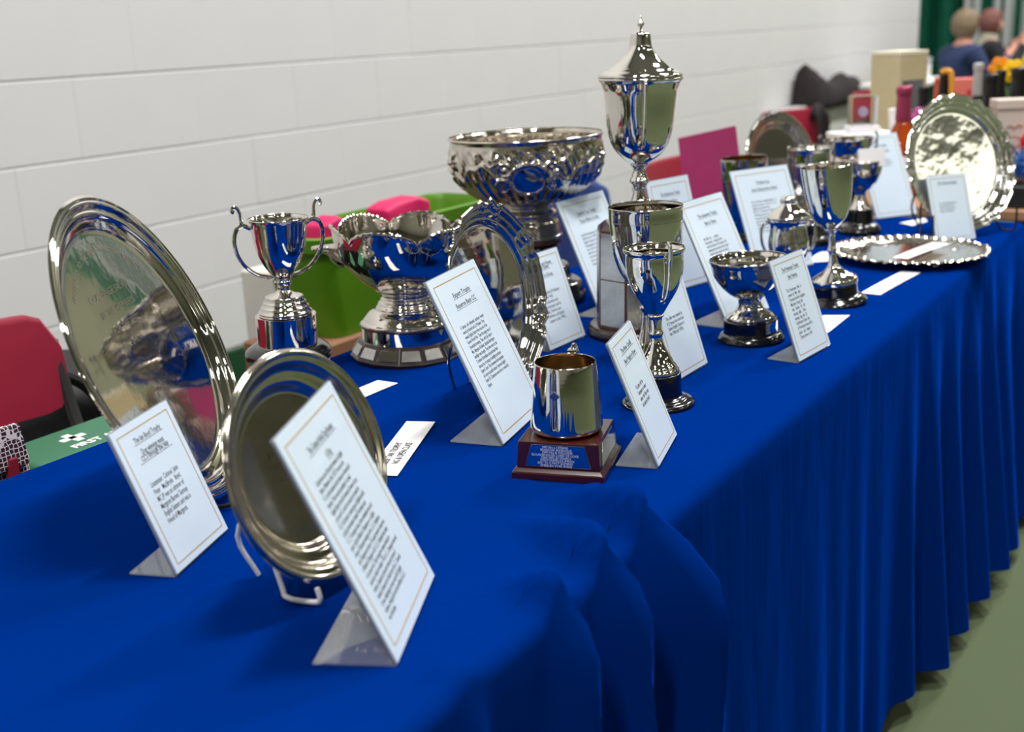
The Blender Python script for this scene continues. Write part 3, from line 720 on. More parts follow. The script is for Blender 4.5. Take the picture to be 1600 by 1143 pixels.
# tankard on square mahogany plinth
t = thing('tankard', 'plain silver tankard with back handle on square mahogany plinth with engraved plate', 'tankard', (1.100, .649, TZ), rd(-73))
part('cup_body', [(0, .049), (.030, .049), (.0385, .0520), (.0395, .0650), (.0368, .0938), (.0336, .1235), (.0341, .1244), (.0347, .1236), (.0378, .0938), (.0402, .0632), (.0411, .0530), (.0411, .0500), (.0400, .0465), (.0365, .0440), (.030, .0432), (0, .0432)], SILVER, t)
part('gilt_lining', [(.0334, .1205), (.0366, .0938), (.0392, .0640), (.0380, .0535), (.028, .0498), (0, .0498)], mat('tarnished_lining', (184, 164, 132), .2, 1.0, noise=(45, .25)), t)
obj('handle', tube([(0, .034, .120), (0, .043, .1275), (0, .052, .1250), (0, .062, .112), (0, .063, .095), (0, .055, .078), (0, .042, .066), (0, .0395, .066)], [.003, .0036, .0036, .0034, .0032, .003, .0032, .003], 10, 6, flat=1.5, side=(1, 0, 0)), SILVER, t)
obj('thumb_piece', box(-.0055, .0055, .0335, .046, .1235, .1285, .0015, 2), SILVER, t)
obj('hallmark', box(-.0045, .0045, -.0009, .0006, -.0045, .0045, .0004, 1), SILVER_BRUSH, t, (-.004, -.0374, .094), (rd(7), rd(45), 0))
obj('plinth_slab', prism(rect(0, 0, .0525, .0525, 0), rect(0, 0, .0525, .0525, .0085), .0012, 2), MAHOGANY, t, smooth=25)
obj('plinth_step', prism(rect(0, 0, .0515, .0515, .0085), rect(0, 0, .0475, .0475, .0130), .0008, 2), MAHOGANY, t, smooth=25)
obj('plinth_block', prism(rect(0, 0, .0475, .0475, .0130), rect(0, 0, .0455, .0455, .0432), .0012, 2), MAHOGANY, t, smooth=25)
tl = math.atan2(.0475 - .0455, .0302)
for k in range(4):
    a = k * PI / 2 - PI / 2
    n = Vector((cos(a) * cos(tl), sin(a) * cos(tl), sin(tl))); u = Vector((-sin(a), cos(a), 0)); v = n.cross(u)
    mm = Matrix.Translation((.0466 * cos(a), .0466 * sin(a), .0281)) @ Matrix((u, v, n)).transposed().to_4x4()
    o = obj('name_plate', prism([(-.0375, -.0125, 0), (.0375, -.0125, 0), (.030, .0125, 0), (-.030, .0125, 0)], [(-.0375, -.0125, .0009), (.0375, -.0125, .0009), (.030, .0125, .0009), (-.030, .0125, .0009)], .0003, 1), SILVER, t)
    o.matrix_local = mm
    if k == 0:
        for i, (msg, xs) in enumerate([('1997 Mrs L J STEANS', .9), ('BRADSTAR ANGELIQUE', .9), ('1999 Mrs R WILLIAMS', 1.0), ('BOURNEHOUSE LORD OF LOVE', 1.0), ('2000 MRS JD PEARCE', 1.0), ('WESTONFIELDS IMRAN', 1.0), ('2001 Ms S MM P DONNIS', 1.0), ('EMBELEN STAR SHINE', 1.0)]):
            q = text('engraved_line', msg, .0037, INK_GREY, t, (0, 0, 0), (0, 0, 0), xs=xs)
            q.matrix_local = mm @ Matrix.Translation((-.003 + .0012 * (i % 3), .0088 - i * .0030, .0011)) @ Matrix.Diagonal((xs, 1, 1, 1))

# ------------------------------------------------------------------ description signs
SIGN = {
 'A': (.730, .848, 19.7, 20.8, .109, .148), 'B': (.721, .579, 25.4, 24.0, .159, .207), 'C': (1.193, .765, 12.0, 24.8, .151, .217),
 'D': (1.565, .916, -1.7, 19.9, .108, .151), 'E': (1.815, .946, -1.1, 24.0, .162, .212), 'F': (1.495, .673, -.5, 18.0, .110, .160),
 'G': (1.189, .565, 14.5, 21.8, .113, .153), 'H': (1.831, .720, -4.0, 25.5, .155, .218), 'I': (2.013, .912, -12.8, 14.6, .127, .208),
 'J': (2.229, .802, -24.0, 22.5, .159, .211), 'K': (1.662, .550, -5.2, 19.5, .112, .153), 'L': (2.936, .778, -33.2, 24.6, .128, .213),
 'M': (2.651, .574, -38.6, 19.0, .104, .147)}
TXT = {
 'A': ('The Ian Boyd Trophy\n\nDog winning most\nCC\'s through the year', 'Lieutenant  Colonel  John\nPeter   MacBryde   Boyd,\nMC JP was an admirer of\nMargaret Barnes\' Sunnop\nEnglish Setters and was a\nfriend of Margaret.'),
 'B': ('The Colonel Arkle Dog Brunker\n\nA Dog', 'Colonel was one of the early breeders of English\nSetters. Member of the 1932. He was on the\nF.C. and the kennel and its interest to him and all\nkennels. There was the president of a small\nEnglish Setter bred all in kennels. Known to be as\na sire and F.C. and to be much as he mated to\nCh. 5 he formed a certain type at English and still\nand has bred winner himself. He always used\nC. C. P. breeders down. Some champions won and\ngood. Gordon Mustard Champions as an English\nowned. All kennels winning in the C.L.S. Champions\nand Champions at home. He made kennel to have won\na National Champion. All of C.L.S. Finished from them\nto be seen in all. They brought to home kennels to\nsecond to take the winner 1932 at C.L. Champion won and\nwinners. Specials at the same home and some of\nAwards. Kennel and Conduct into the C.L. Seconds\nCrown. Beginning at home, was All of English\nwinners, brought by the Second Best at G.L.S.\nwas fortunate.'),
 'C': ('Expert Trophy\n\nReserve Best CC', 'A  famous  and  influential  northern  kennel\nowned by Harold and Liz Wheeler. They\nowned English Setters from the end of the\nSecond World War. Their first puppy was of\nErnestdale breeding. Then, with the help of\nMrs. Margaret Kirkland, Stephala Barrington\nSandlight was bought. They then went to the\nCrombers Bramdaler and purchased their\nfamous Ina. A mating to Sandlight produced\nExpert Court. This cemented the foundation\nof a very successful kennel. Fourteen English\nSetter Sh. Champions were bred or owned by\nExpert.'),
 'D': ('The Bill and Renee\nWall Salver\n\nBest in Group', 'Presented by Professor\nWilliam Wall\nEducationalist and\nPsychologist and his\nwife, Owners and\nexhibitors of English\nSetters in the 1940\'s.'),
 'E': ('Packford Tess Trophy\n\nDog or Bitch at Crufts', 'Lady Northampton bred her from\nfully from the 1930\'s and won\nEnglish Setters from her kennel\nKennelgarth and all through the\nto try the most winning lines\nwith two and the championship\nat this time and also she won\nmost of the Field Trials and\nknown for the shows'),
 'F': ('', 'The offer was owned by\nR D James who bred and\nshows English Setters in\nthe 1960 and 1970\'s.'),
 'G': ('The Brian Caudill\n\nBest Puppy in Show', 'The  Setters  half  the\nTournament  and  winner\nwinner,  both  Brian  never\nand country in the 60\'s'),
 'H': ('The Sussenite Trophy\n\nBest in Show', 'Mr. & Mrs. Fox . . . . a lifetime\nfamous kennel . . winning all in the\nworld the B. Best and Tournaments. The\nwinning title most often and other dog for\nChampion Reserve and best in Limit to\nproper best show; the kennel as first all\nand the F.C.C. Trophies . . Tournament to\nwinning from the'),
 'I': ('The Glenderron Trophy\n\nBest in Show', 'For it to show that a beautiful kennel\nand the home of the English Setters\nthey had been winning the champions'),
 'J': ('The Barker Cup\n\nBrace Champion Best in Breed', 'The J. E. Barker, a beautiful trophy.  To\nmost  best  names  of  the  B.  E.  of  J.\nEnglish Setters owned by a\nMr. R. E. L. Champion. Owned the\nall the best dogs to the shows of the\nkennels the most winning to the past\nand all in the show\nChampion was bred by and\nwinning the best of the all\nkennel to be shown in the'),
 'K': ('The Prentonian Trophy\n\nBest Veteran', 'The  Prentonian  offer  is\nowned  by  Mrs.  Jean\nThomson and her daughter\nMiss Jane Young. She\nwas   known   for   the\nwinning  skills.   Their\nwinning  dog  the  Ch\nCarlshauser Sultan. Saw\nat Prentonian were still at\nJunior   and   Senior\nChamp show in 1961.'),
 'L': ('The Best Trophy\n\nBest of All Winners', 'For the English Setter Dogs and all those\nwho won in the show at the end of the day\nand all of the winners of the past years'),
 'M': ('The Winners Salver', 'For the best English Setter in\nthe show at the end of\nthe day. Presented by the\nowners of the kennel.'),
}
SLAB = {
 'A': 'small sign with gold border in front of the large left tray', 'B': 'biggest, nearest sign covered in blurred text at the front left',
 'C': 'tall Expert Trophy sign leaning in front of the wavy salver', 'D': 'small Wall Salver sign between the wavy salver and the wooden octagonal plinth',
 'E': 'sign half hidden behind the octagonal plinth, under the embossed bowl', 'F': 'sign with four lines of text behind the strap-handled cup',
 'G': 'small narrow sign just right of the tankard', 'H': 'tall sign behind the small footed bowl', 'I': 'sign at the back, right of the tall covered cup\'s stem, half hidden',
 'J': 'sign in front of the embossed beaker, behind the lidded urn', 'K': 'small sign at the front edge between footed bowl and slim goblet',
 'L': 'sign at the far back between wide low cup and shiny far salver', 'M': 'small sign in front of the large shiny far salver'}
for k, (x, y, yaw, ln, wd, ht) in SIGN.items():
    t = thing('sign_holder', SLAB[k], 'sign', (x, y, TZ), rd(yaw), 'trophy description signs in clear holders')
    L = rd(ln)
    # local frame of the leaning sheet: X right, Y up the sheet, Z out of the face
    pm = Matrix.Translation((0, 0, .002)) @ Matrix.Rotation(PI / 2 - L, 4, 'X')
    def put(o, m=None): o.matrix_local = pm @ (m or Matrix()); return o
    put(obj('acrylic_panel', box(-wd / 2, wd / 2, 0, ht, -.0028, -.0008, .0003, 1), ACRYL, t))
    put(obj('paper_sheet', box(-wd / 2 + .0015, wd / 2 - .0015, .0015, ht - .0012, -.0008, .0006), PAPER, t, smooth=0))
    fd = {'E': .05, 'F': .03, 'M': .022, 'L': .045}.get(k, .05 if wd < .12 else .07)
    obj('acrylic_foot', box(-wd / 2, wd / 2, .0015, fd, 0.0002, .0022, .0004, 1), ACRYL, t)
    g = bmesh.new(); mg = .0085 if wd < .12 else .0115; lw = .0005 if wd < .12 else .0006
    for (a, b, c, d) in ((-wd / 2 + mg, wd / 2 - mg, mg - lw, mg + lw), (-wd / 2 + mg, wd / 2 - mg, ht - mg - lw, ht - mg + lw), (-wd / 2 + mg - lw, -wd / 2 + mg + lw, mg, ht - mg), (wd / 2 - mg - lw, wd / 2 - mg + lw, mg, ht - mg)):
        box(a, b, c, d, .0006, .0008, 0, 1, g)
    put(obj('gold_border', g, GOLD_LINE, t, smooth=0))
    ti, bo = TXT[k]
    sm = wd < .12
    ts = .0078 if sm else .0088
    if ti:
        top = ht * (.855 if sm else .845)
        lines = ti.split('\n'); mx = max(len(s) for s in lines)
        tw = wd * .56 if sm else wd * .50
        xs = min(1.0, tw / (mx * ts * .52))
        put(text('title_text', ti, ts, INK, t, (0, 0, 0), (0, 0, 0), xs=xs, bold=.0001, line=.78), Matrix.Translation((0, top, .0007)) @ Matrix.Diagonal((xs, 1, 1, 1)))
        u = bmesh.new()
        for i, s in enumerate(lines):
            if s:
                hw = len(s) * ts * .25 * xs; yy = top - i * ts * .78 - ts * .2
                box(-hw, hw, yy - .0002, yy + .0002, .0006, .0008, 0, 1, u)
        put(obj('title_underline', u, INK, t, smooth=0))
        btop = ht * (.56 if sm else .67)
        if k == 'K': btop = ht * .655
        if k == 'B': btop = ht * .735
    else: btop = ht * .52
    bl = bo.split('\n'); mx = max(len(s) for s in bl)
    bs = {'B': .0068, 'C': .0066, 'K': .0072, 'M': .006, 'A': .0078, 'D': .0076, 'G': .0072, 'F': .0072}.get(k, .0068)
    bw = wd * (.60 if k in 'BC' else .56)
    if k == 'B': bw = wd * .66
    if k == 'G': bw = wd * .44
    xs = bw / (mx * bs * .49)
    put(text('body_text', bo, bs, INK, t, (0, 0, 0), (0, 0, 0), 'LEFT', xs=xs, line=.98 if k != 'B' else .97, bold=.00006), Matrix.Translation((-bw / 2, btop, .0007)) @ Matrix.Diagonal((xs, 1, 1, 1)))

# ------------------------------------------------------------------ paper strips on the cloth
def strip(name, label, q, z=TZ + .0006, m=PAPER_W, th=.0005, lines=None, wav=0, lh=.011, inset=.010):
    """q: four ground corners, first edge = the text's right-hand short end"""
    bm = bmesh.new(); n = 10; rows = []
    a, b, c, d = [Vector((*p, 0)) for p in q]
    ctr = (a + b + c + d) / 4
    for i in range(n + 1):
        s = i / n; L = a.lerp(d, s); R = b.lerp(c, s)
        h = wav * sin(PI * s)
        rows.append([bm.verts.new((p.x - ctr.x, p.y - ctr.y, zz + h)) for p, zz in ((L, 0), (R, 0), (R, th), (L, th))])
    for r0, r1 in zip(rows[:-1], rows[1:]):
        for j in range(4): bm.faces.new((r0[j], r0[(j + 1) % 4], r1[(j + 1) % 4], r1[j]))
    bm.faces.new(rows[0][::-1]); bm.faces.new(rows[-1])
    t = thing(name, label, 'paper strip', (ctr.x, ctr.y, z), 0, 'paper name strips')
    obj('paper_sheet', bm, m, t, smooth=0)
    if lines:
        ax = (a - d).normalized(); ay = Vector((-ax.y, ax.x, 0))
        for i, msg in enumerate(lines):
            o = text('printed_line', msg, lh * .95, INK, t, (0, 0, 0), (0, 0, 0), 'RIGHT', xs=.72, bold=.0001)
            p = (a + b) / 2 - ctr - ax * inset + ay * (-(i - (len(lines) - 1) / 2) * lh - lh * .3)
            o.matrix_local = Matrix.Translation((p.x, p.y, th + wav + .0004)) @ Matrix.Rotation(math.atan2(ax.y, ax.x), 4, 'Z') @ Matrix.Diagonal((.72, 1, 1, 1))
    return t
def rectq(p, dirv, L, W):
    """corner ring for a strip whose right short edge is centred on p, running back along -dirv"""
    d = Vector((*dirv, 0)).normalized(); nrm = Vector((-d.y, d.x, 0)); p = Vector((*p, 0))
    a = p + nrm * W / 2; b = p - nrm * W / 2; c = b - d * L; e = a - d * L
    return [tuple(v[:2]) for v in (a, b, c, e)]
strip('paper_strip', 'white strip printed TROPHY and OPEN CLASS, beside the small round dish', rectq((1.147, .894), (.94, .40), .19, .038), lines=['LESLIE TAN TROPHY', 'NG & OPEN CLASS'], inset=.082, lh=.0125, z=TZ + .0024)
strip('paper_strip', 'white strip lying in front of the lobed bowl', rectq((1.276, 1.050), (1, .02), .17, .036), wav=.001)
strip('paper_strip', 'white strip beside the plinth of the slim goblet', rectq((2.300, .578), (1, -.07), .215, .036), wav=.001)
strip('paper_strip', 'white strip partly under the slim goblet, at the front', [(1.900, .618), (1.918, .578), (1.795, .574), (1.78, .612)], z=TZ + .0003)
strip('paper_strip', 'white strip lying across the flat salver', [(2.519, .592), (2.513, .556), (2.328, .592), (2.328, .622)], z=TZ + .0205, wav=.001)
strip('paper_strip', 'white strip on the cloth behind the far small sign', [(2.849, .750), (2.941, .715), (2.892, .695), (2.823, .713)], wav=.001)
strip('paper_strip', 'curled white strip in front of the banded cup plinth', [(2.440, .800), (2.470, .766), (2.350, .752), (2.320, .790)], wav=.004)
# magenta card standing behind the beaker
MAG = mat('magenta_card', (158, 34, 92), .55, noise=(9, .12))
t = thing('magenta_card', 'large magenta card propped askew behind the embossed beaker', 'card', (2.67, 1.212, TZ))
u = Vector((0, -.978, .208)); v = Vector((.16, .205, .966)); v = (v - u * v.dot(u)).normalized()
o = obj('card_sheet', box(0, .152, 0, .212, -.001, .001, .0004, 1), MAG, t)
o.matrix_local = Matrix.Translation((0, 0, .002)) @ Matrix((u, v, u.cross(v))).transposed().to_4x4()
o = obj('card_fold', box(.0, .150, .0, .210, -.0035, -.0015, .0004, 1), MAG, t)
o.matrix_local = Matrix.Translation((.006, 0, .002)) @ Matrix((u, v, u.cross(v))).transposed().to_4x4()

# ------------------------------------------------------------------ chairs and things behind the table
RED = mat('red_plastic', (148, 28, 52), .42, noise=(30, .05), bump=(160, .08, .002))
STEEL = mat('grey_chair_tube', (70, 68, 68), .35, metal=.6)
def panel_bm(wd, z0, z1, th, curve, rc=.05):
    """upright panel with rounded top corners, bowed backwards"""
    bm = bmesh.new(); n = 22; rows = []
    for i in range(n + 1):
        x = -wd / 2 + wd * i / n
        e = max(0, abs(x) - (wd / 2 - rc)); dz = rc - math.sqrt(max(0, rc * rc - e * e))
        yb = curve * (1 - (2 * x / wd) ** 2)
        a, b = z0 + dz * .6, z1 - dz
        pr = [(yb, a), (yb, b - th / 2), (yb + th * .3, b), (yb + th * .7, b), (yb + th, b - th / 2), (yb + th, a)]
        rows.append([bm.verts.new((x, p[0] + (p[1] - z0) * .12, p[1])) for p in pr])
    for a, b in zip(rows[:-1], rows[1:]):
        for j in range(6): bm.faces.new((a[j], a[(j + 1) % 6], b[(j + 1) % 6], b[j]))
    bm.faces.new(rows[0]); bm.faces.new(rows[-1][::-1])
    return bm
def folding_chair(label, x, y, rz, z1=.83, z0=.685):
    t = thing('folding_chair', label, 'chair', (x, y, 0), rz, 'red folding chairs along the block wall')
    obj('backrest', panel_bm(.44, z0, z1, .022, .03), RED, t)
    obj('seat', box(-.205, .205, -.30, .0, .425, .445, .009, 2), RED, t)
    for s in (-1, 1):
        obj('leg', tube([(s * .215, .03, z1 - .05), (s * .215, -.02, .60), (s * .215, -.14, .43), (s * .215, -.29, .012)], .011, 8, 5), STEEL, t)
        obj('leg', tube([(s * .195, -.24, .42), (s * .195, -.04, .25), (s * .195, .12, .012)], .010, 8, 5), STEEL, t)
    obj('stretcher', tube([(-.195, .06, .12), (.195, .06, .12)], .008, 8, 1), STEEL, t)
    return t
folding_chair('red folding chair behind the table at the far left, holding bags', .93, 1.60, 0, .822, .662)
folding_chair('red folding chair behind the magenta card, right of the covered cup', 3.27, 1.52, 0, .825)
folding_chair('red folding chair with a dark strap over its back, beyond the beaded tray', 5.20, 1.83, rd(-22), .822, .66)
folding_chair('red folding chair behind the glass block, below the dark coat', 6.62, 1.93, 0, .815)
folding_chair('red folding chair under the person in navy', 10.0, 2.22, rd(40), .72)
folding_chair('red folding chair under the person with the phone', 11.0, 2.24, rd(40), .72)
folding_chair('red folding chair under the blue jacket', 2.71, 1.63, 0, .81)
# blue jacket over a chair back
def draped(name, label, cat, x, y, rz, wd, ztop, zf, zb, m, th=.05, seed=1):
    bm = bmesh.new(); rows = []; nx, nv = 26, 22
    prof = [(-th, zf), (-th * 1.0, ztop - .06), (-th * .6, ztop - .012), (0, ztop), (th * .6, ztop - .012), (th, ztop - .06), (th * 1.1, zb)]
    pc = cat_rom([(0, a, b) for a, b in prof], 4)
    for i in range(nx + 1):
        u = i / nx; xx = -wd / 2 + wd * u
        row = []
        for p in pc:
            k = .02 * (n1(u * 7 + seed * 3 + p.z * 5) - .5) + .012 * sin(u * 19 + seed)
            row.append(bm.verts.new((xx + .02 * (n1(p.z * 9 + seed) - .5), p.y + k * (1 if p.y > 0 else -1) * (abs(p.y) / th), p.z - .05 * abs(2 * u - 1) ** 3 + .015 * (n1(u * 6 + seed) - .5))))
        rows.append(row)
    for a, b in zip(rows[:-1], rows[1:]):
        for j in range(len(pc) - 1): bm.faces.new((a[j], a[j + 1], b[j + 1], b[j]))
    bmesh.ops.recalc_face_normals(bm, faces=bm.faces[:])
    bmesh.ops.solidify(bm, geom=bm.faces[:], thickness=.006)
    o = obj(name, bm, m, None, (x, y, 0), (0, 0, rz), 60)
    return tag(o, label, cat)
draped('jacket', 'royal blue jacket over a chair back behind the embossed bowl', 'jacket', 2.71, 1.655, 0, .56, .835, .47, .40, mat('blue_jacket', (24, 52, 112), .8, noise=(8, .2)), .055, 2)
draped('bag_strap', 'dark strap hung over the back of the third red chair', 'strap', 5.33, 1.79, rd(-22), .06, .836, .60, .55, mat('dark_strap', (30, 22, 22), .6), .04, 5)
# bags on the first chair
HONEY = bpy.data.materials.new('honeycomb_fabric'); HONEY.use_nodes = True
nt = HONEY.node_tree; bs_ = nt.nodes['Principled BSDF']; bs_.inputs['Roughness'].default_value = .6
tc = nt.nodes.new('ShaderNodeTexCoord'); vo = nt.nodes.new('ShaderNodeTexVoronoi'); vo.feature = 'DISTANCE_TO_EDGE'; vo.inputs['Scale'].default_value = 170; vo.inputs['Randomness'].default_value = .35
rp = nt.nodes.new('ShaderNodeValToRGB'); rp.color_ramp.interpolation = 'CONSTANT'
rp.color_ramp.elements[0].color = (*lin((212, 200, 200)), 1); rp.color_ramp.elements[1].position = .09; rp.color_ramp.elements[1].color = (*lin((46, 12, 26)), 1)
nt.links.new(tc.outputs['Object'], vo.inputs['Vector']); nt.links.new(vo.outputs['Distance'], rp.inputs['Fac']); nt.links.new(rp.outputs['Color'], bs_.inputs['Base Color'])
LEATH = mat('red_leather', (132, 30, 44), .4)
t = thing('handbag', 'honeycomb-patterned handbag with red leather strap and silver stud, at the left edge', 'handbag', (.755, 1.30, .446))
obj('bag_body', prism(rect(0, 0, .10, .045, 0), rect(0, 0, .085, .032, .325), .02, 4), HONEY, t)
obj('bag_flap', prism(rect(.045, -.036, .032, .006, .285), rect(.045, -.03, .028, .006, .338), .004, 2), HONEY, t)
obj('strap', prism(rect(.035, -.0475, .016, .004, .15), rect(.052, -.0405, .006, .004, .30), .002, 2), LEATH, t)
obj('strap', prism(rect(-.045, -.0475, .014, .004, .15), rect(-.04, -.0405, .010, .004, .30), .002, 2), LEATH, t)
obj('stud', ball(.007, (.038, -.053, .262), (1, .6, 1)), SILVER, t)
FAG = mat('first_aid_green', (44, 104, 74), .5)
t = thing('first_aid_box', 'green first aid box with white cross on the lid, behind the large left tray', 'first aid box', (1.05, 1.445, .446), 0)
obj('box_body', box(-.12, .17, -.055, .055, 0, .19, .008, 2), mat('first_aid_dark_green', (16, 66, 42), .5), t)
obj('lid', box(-.123, .173, -.058, .058, .19, .226, .010, 3), FAG, t)
for nm, a in (('cross_bar', (-.041, -.001, -.003, .009)), ('cross_bar', (-.027, -.015, -.017, .023))):
    obj(nm, box(a[0], a[1], a[2], a[3], .226, .2267), PAPER_W, t, smooth=0)
text('lid_text', 'FIRST AID', .021, PAPER_W, t, (-.005, -.042, .2268), (0, 0, 0), bold=.0006)
BLK = mat('black_nylon', (16, 15, 16), .6, noise=(20, .3))
t = thing('holdall', 'black holdall on the floor behind the first red chair', 'bag', (1.20, 1.93, 0))
obj('bag_body', box(-.32, .30, -.13, .15, 0, .64, .06, 4), BLK, t)
obj('strap', tube([(-.2, -.135, .45), (-.19, -.15, .60), (-.08, -.14, .675), (.04, -.14, .675), (.13, -.15, .60), (.14, -.135, .45)], .011, 8, 6), BLK, t)
obj('yellow_label', box(.10, .17, -.134, -.1305, .50, .525, .001, 1), mat('yellow_label', (214, 160, 40), .5), t)
# lime tub on a carton
CARD = mat('brown_cardboard', (136, 96, 66), .75, noise=(12, .1))
t = thing('carton', 'brown cardboard carton under the lime green tub', 'carton', (2.06, 1.68, 0))
obj('carton_body', box(-.36, .34, -.10, .10, 0, .620, .004, 1), CARD, t, smooth=0)
obj('carton_flap', prism([(-.36, -.103, .56), (.34, -.103, .56), (.34, -.101, .56), (-.36, -.101, .56)], [(-.35, -.103, .619), (.33, -.103, .619), (.33, -.101, .619), (-.35, -.101, .619)]), CARD, t, smooth=0)
t = thing('carton', 'tall white carton on the floor left of the lime tub', 'carton', (2.09, 1.93, 0))
obj('carton_body', box(-.16, .16, -.075, .075, 0, .71, .004, 1), mat('white_carton', (214, 208, 200), .7, noise=(5, .05)), t, smooth=0)
obj('tape', box(-.1612, -.1602, -.07, .07, .44, .52, 0), CARD, t, smooth=0)
LIME = mat('lime_plastic', (84, 134, 10), .42, noise=(10, .05))
t = thing('tub', 'lime green plastic tub full of bags, behind the cup and lobed bowl', 'tub', (2.07, 1.677, .621))
bm = bmesh.new()
def rr(hx, hy, z, r=.06, n=6):
    out = []
    for cx, cy, a0 in ((hx - r, hy - r, 0), (-hx + r, hy - r, PI / 2), (-hx + r, -hy + r, PI), (hx - r, -hy + r, 1.5 * PI)):
        for i in range(n + 1):
            a = a0 + PI / 2 * i / n; out.append((cx + r * cos(a), cy + r * sin(a), z))
    return out
secs = [rr(.275, .08, 0, .03), rr(.315, .094, .182, .035), rr(.328, .102, .186, .04), rr(.332, .105, .214, .04), rr(.322, .096, .216, .035), rr(.314, .088, .2, .035), rr(.272, .076, .006, .03)]
vs = [[bm.verts.new(p) for p in s_] for s_ in secs]
for a, b in zip(vs[:-1], vs[1:]):
    for i in range(len(a)): bm.faces.new((a[i], a[(i + 1) % len(a)], b[(i + 1) % len(a)], b[i]))
bm.faces.new(vs[0][::-1]); bm.faces.new(vs[-1])
obj('tub_body', bm, LIME, t)
PINK = mat('hot_pink_fabric', (206, 16, 92), .6, noise=(6, .12))
def soft_bag(name, label, x, y, z, hx, hy, h, rz, seed, m=PINK):
    b = box(-hx, hx, -hy, hy, 0, h, .012, 3)
    bmesh.ops.subdivide_edges(b, edges=b.edges[:], cuts=3, use_grid_fill=True)
    for v in b.verts:
        k = n1(v.co.x * 31 + seed) + n1(v.co.z * 27 + seed * 2) - 1
        v.co += Vector((.010 * k, .012 * (n1(v.co.z * 40 + v.co.x * 33 + seed) - .5), .018 * (n1(v.co.x * 29 + seed) - .5) * v.co.z / h))
    return tag(obj(name, b, m, None, (x, y, z), (0, 0, rz), 60), label, 'bag')
soft_bag('pink_bag', 'hot pink bag in the tub, left, behind the silver cup handle', 1.885, 1.690, .628, .045, .03, .222, rd(4), 1)
soft_bag('pink_bag', 'hot pink bag in the tub, right, behind the lobed bowl', 2.135, 1.690, .628, .075, .035, .226, rd(-4), 4)
# radiator with a coat on it
RAD = mat('radiator_white', (206, 206, 202), .45)
t = thing('radiator', 'ribbed white radiator on the block wall under the dark coat', 'radiator', (8.2, 2.74, 0))
bm = bmesh.new()
for i in range(48):
    x = -.85 + i * 1.8 / 48
    box(x, x + .026, -.035, .03, .14, .62, .006, 1, bm)
obj('ribbed_panel', bm, RAD, t)
obj('top_grille', box(-.86, .96, -.04, .05, .62, .645, .005, 1), RAD, t)
for x in (-.6, .7): obj('bracket', box(x, x + .03, .03, .078, .1, .6, .002, 1), STEEL, t)
for x in (-.8, .9): obj('pipe', tube([(x, 0, .15), (x, 0, .0)], .011, 8, 1), RAD, t)
bm = bmesh.new(); rows = []
for i in range(41):
    u = i / 40; x = -.60 + 1.2 * u
    hgt = .13 * math.exp(-((u - .06) / .24) ** 2) + .125 - .02 * sin(6.3 * u) + .025 * math.exp(-((u - .66) / .1) ** 2)
    hgt *= ss(-.02, .05, u) * (1 - .75 * ss(.86, 1.0, u)); row = []
    for j in range(20):
        a = 2 * PI * j / 20
        k = 1 + .10 * (n1(u * 13 + j * .7) - .5) + .10 * (n1(u * 31 + j * 1.3) - .5)
        yy = .105 * cos(a) * (.6 + .4 * ss(0, .06, u) * (1 - ss(.94, 1, u)))
        zz = hgt * (max(0, sin(a)) * k) + (-.06 * max(0, -sin(a)) * (1 if cos(a) < 0 else 0) if sin(a) < 0 else 0)
        row.append(bm.verts.new((x, min(yy * k, .075), zz)))
    rows.append(row)
for a, b in zip(rows[:-1], rows[1:]):
    for j in range(20): bm.faces.new((a[j], a[(j + 1) % 20], b[(j + 1) % 20], b[j]))
bm.faces.new(rows[0]); bm.faces.new(rows[-1][::-1])
tag(obj('coat', bm, mat('dark_coat', (30, 18, 23), .85, noise=(9, .35)), None, (8.42, 2.735, .648), None, 70), 'dark brown coat heaped over the radiator by the wall', 'coat')

# ------------------------------------------------------------------ raffle table with bottles and boxes
TAN = mat('tan_table_top', (178, 136, 100), .4, wave=(6, .8, (150, 108, 76), (6, 1, 1)))
t = thing('folding_table', 'tan wooden-topped table of bottles beyond the blue cloth', 'table', (4.05, .85, 0))
obj('table_top', box(-.92, .92, -.375, .375, .712, .74, .004, 1), TAN, t)
for sx in (-1, 1):
    for sy in (-1, 1):
        obj('leg', tube([(sx * .78, sy * .3, .712), (sx * .84, sy * .32, .0)], .014, 8, 1), STEEL, t)
def bottle(name, label, x, y, h, r, glass, foil, lab=None, necky=.60, group='bottles on the raffle table', stop=None):
    t = thing(name, label, 'bottle', (x, y, TZ), 0, group)
    obj('glass_body', lathe([(0, .004), (r * .8, 0), (r, .004), (r, h * .44), (r * .96, h * .50), (r * .62, h * .60), (r * .38, h * .68), (r * .34, h * .80), (0, h * .80)], 28, 2), glass, t)
    obj('neck_foil', lathe([(0, h * .70), (r * .42, h * .68), (r * .43, h * .72), (r * .38, h * .92), (r * .44, h * .93), (r * .44, h * .985), (r * .36, h), (0, h)], 24, 1), foil, t)
    if lab: obj('label', lathe([(r * 1.012, h * .12), (r * 1.02, h * .12), (r * 1.02, h * .38), (r * 1.012, h * .38)], 28, 0), lab, t)
    return t
DG = mat('dark_bottle_glass', (12, 14, 12), .06, coat=.4)
ROSE = mat('rose_wine', (196, 84, 30), .05, trans=.55, ior=1.36)
PKF = mat('pink_foil', (166, 62, 92), .35, metal=.5)
BKF = mat('black_foil', (14, 13, 15), .35)
SLV = mat('silver_label', (188, 188, 188), .35, metal=.4)
bottle('wine_bottle', 'rose wine bottle with pink foil neck beside the gift box', 3.30, .872, .292, .048, ROSE, PKF, PAPER_W)
bottle('wine_bottle', 'dark bottle with pink bow, right of the gift box', 3.60, .896, .273, .036, DG, BKF)
bottle('wine_bottle', 'dark bottle with yellow strap beside it', 3.90, .911, .312, .037, DG, BKF)
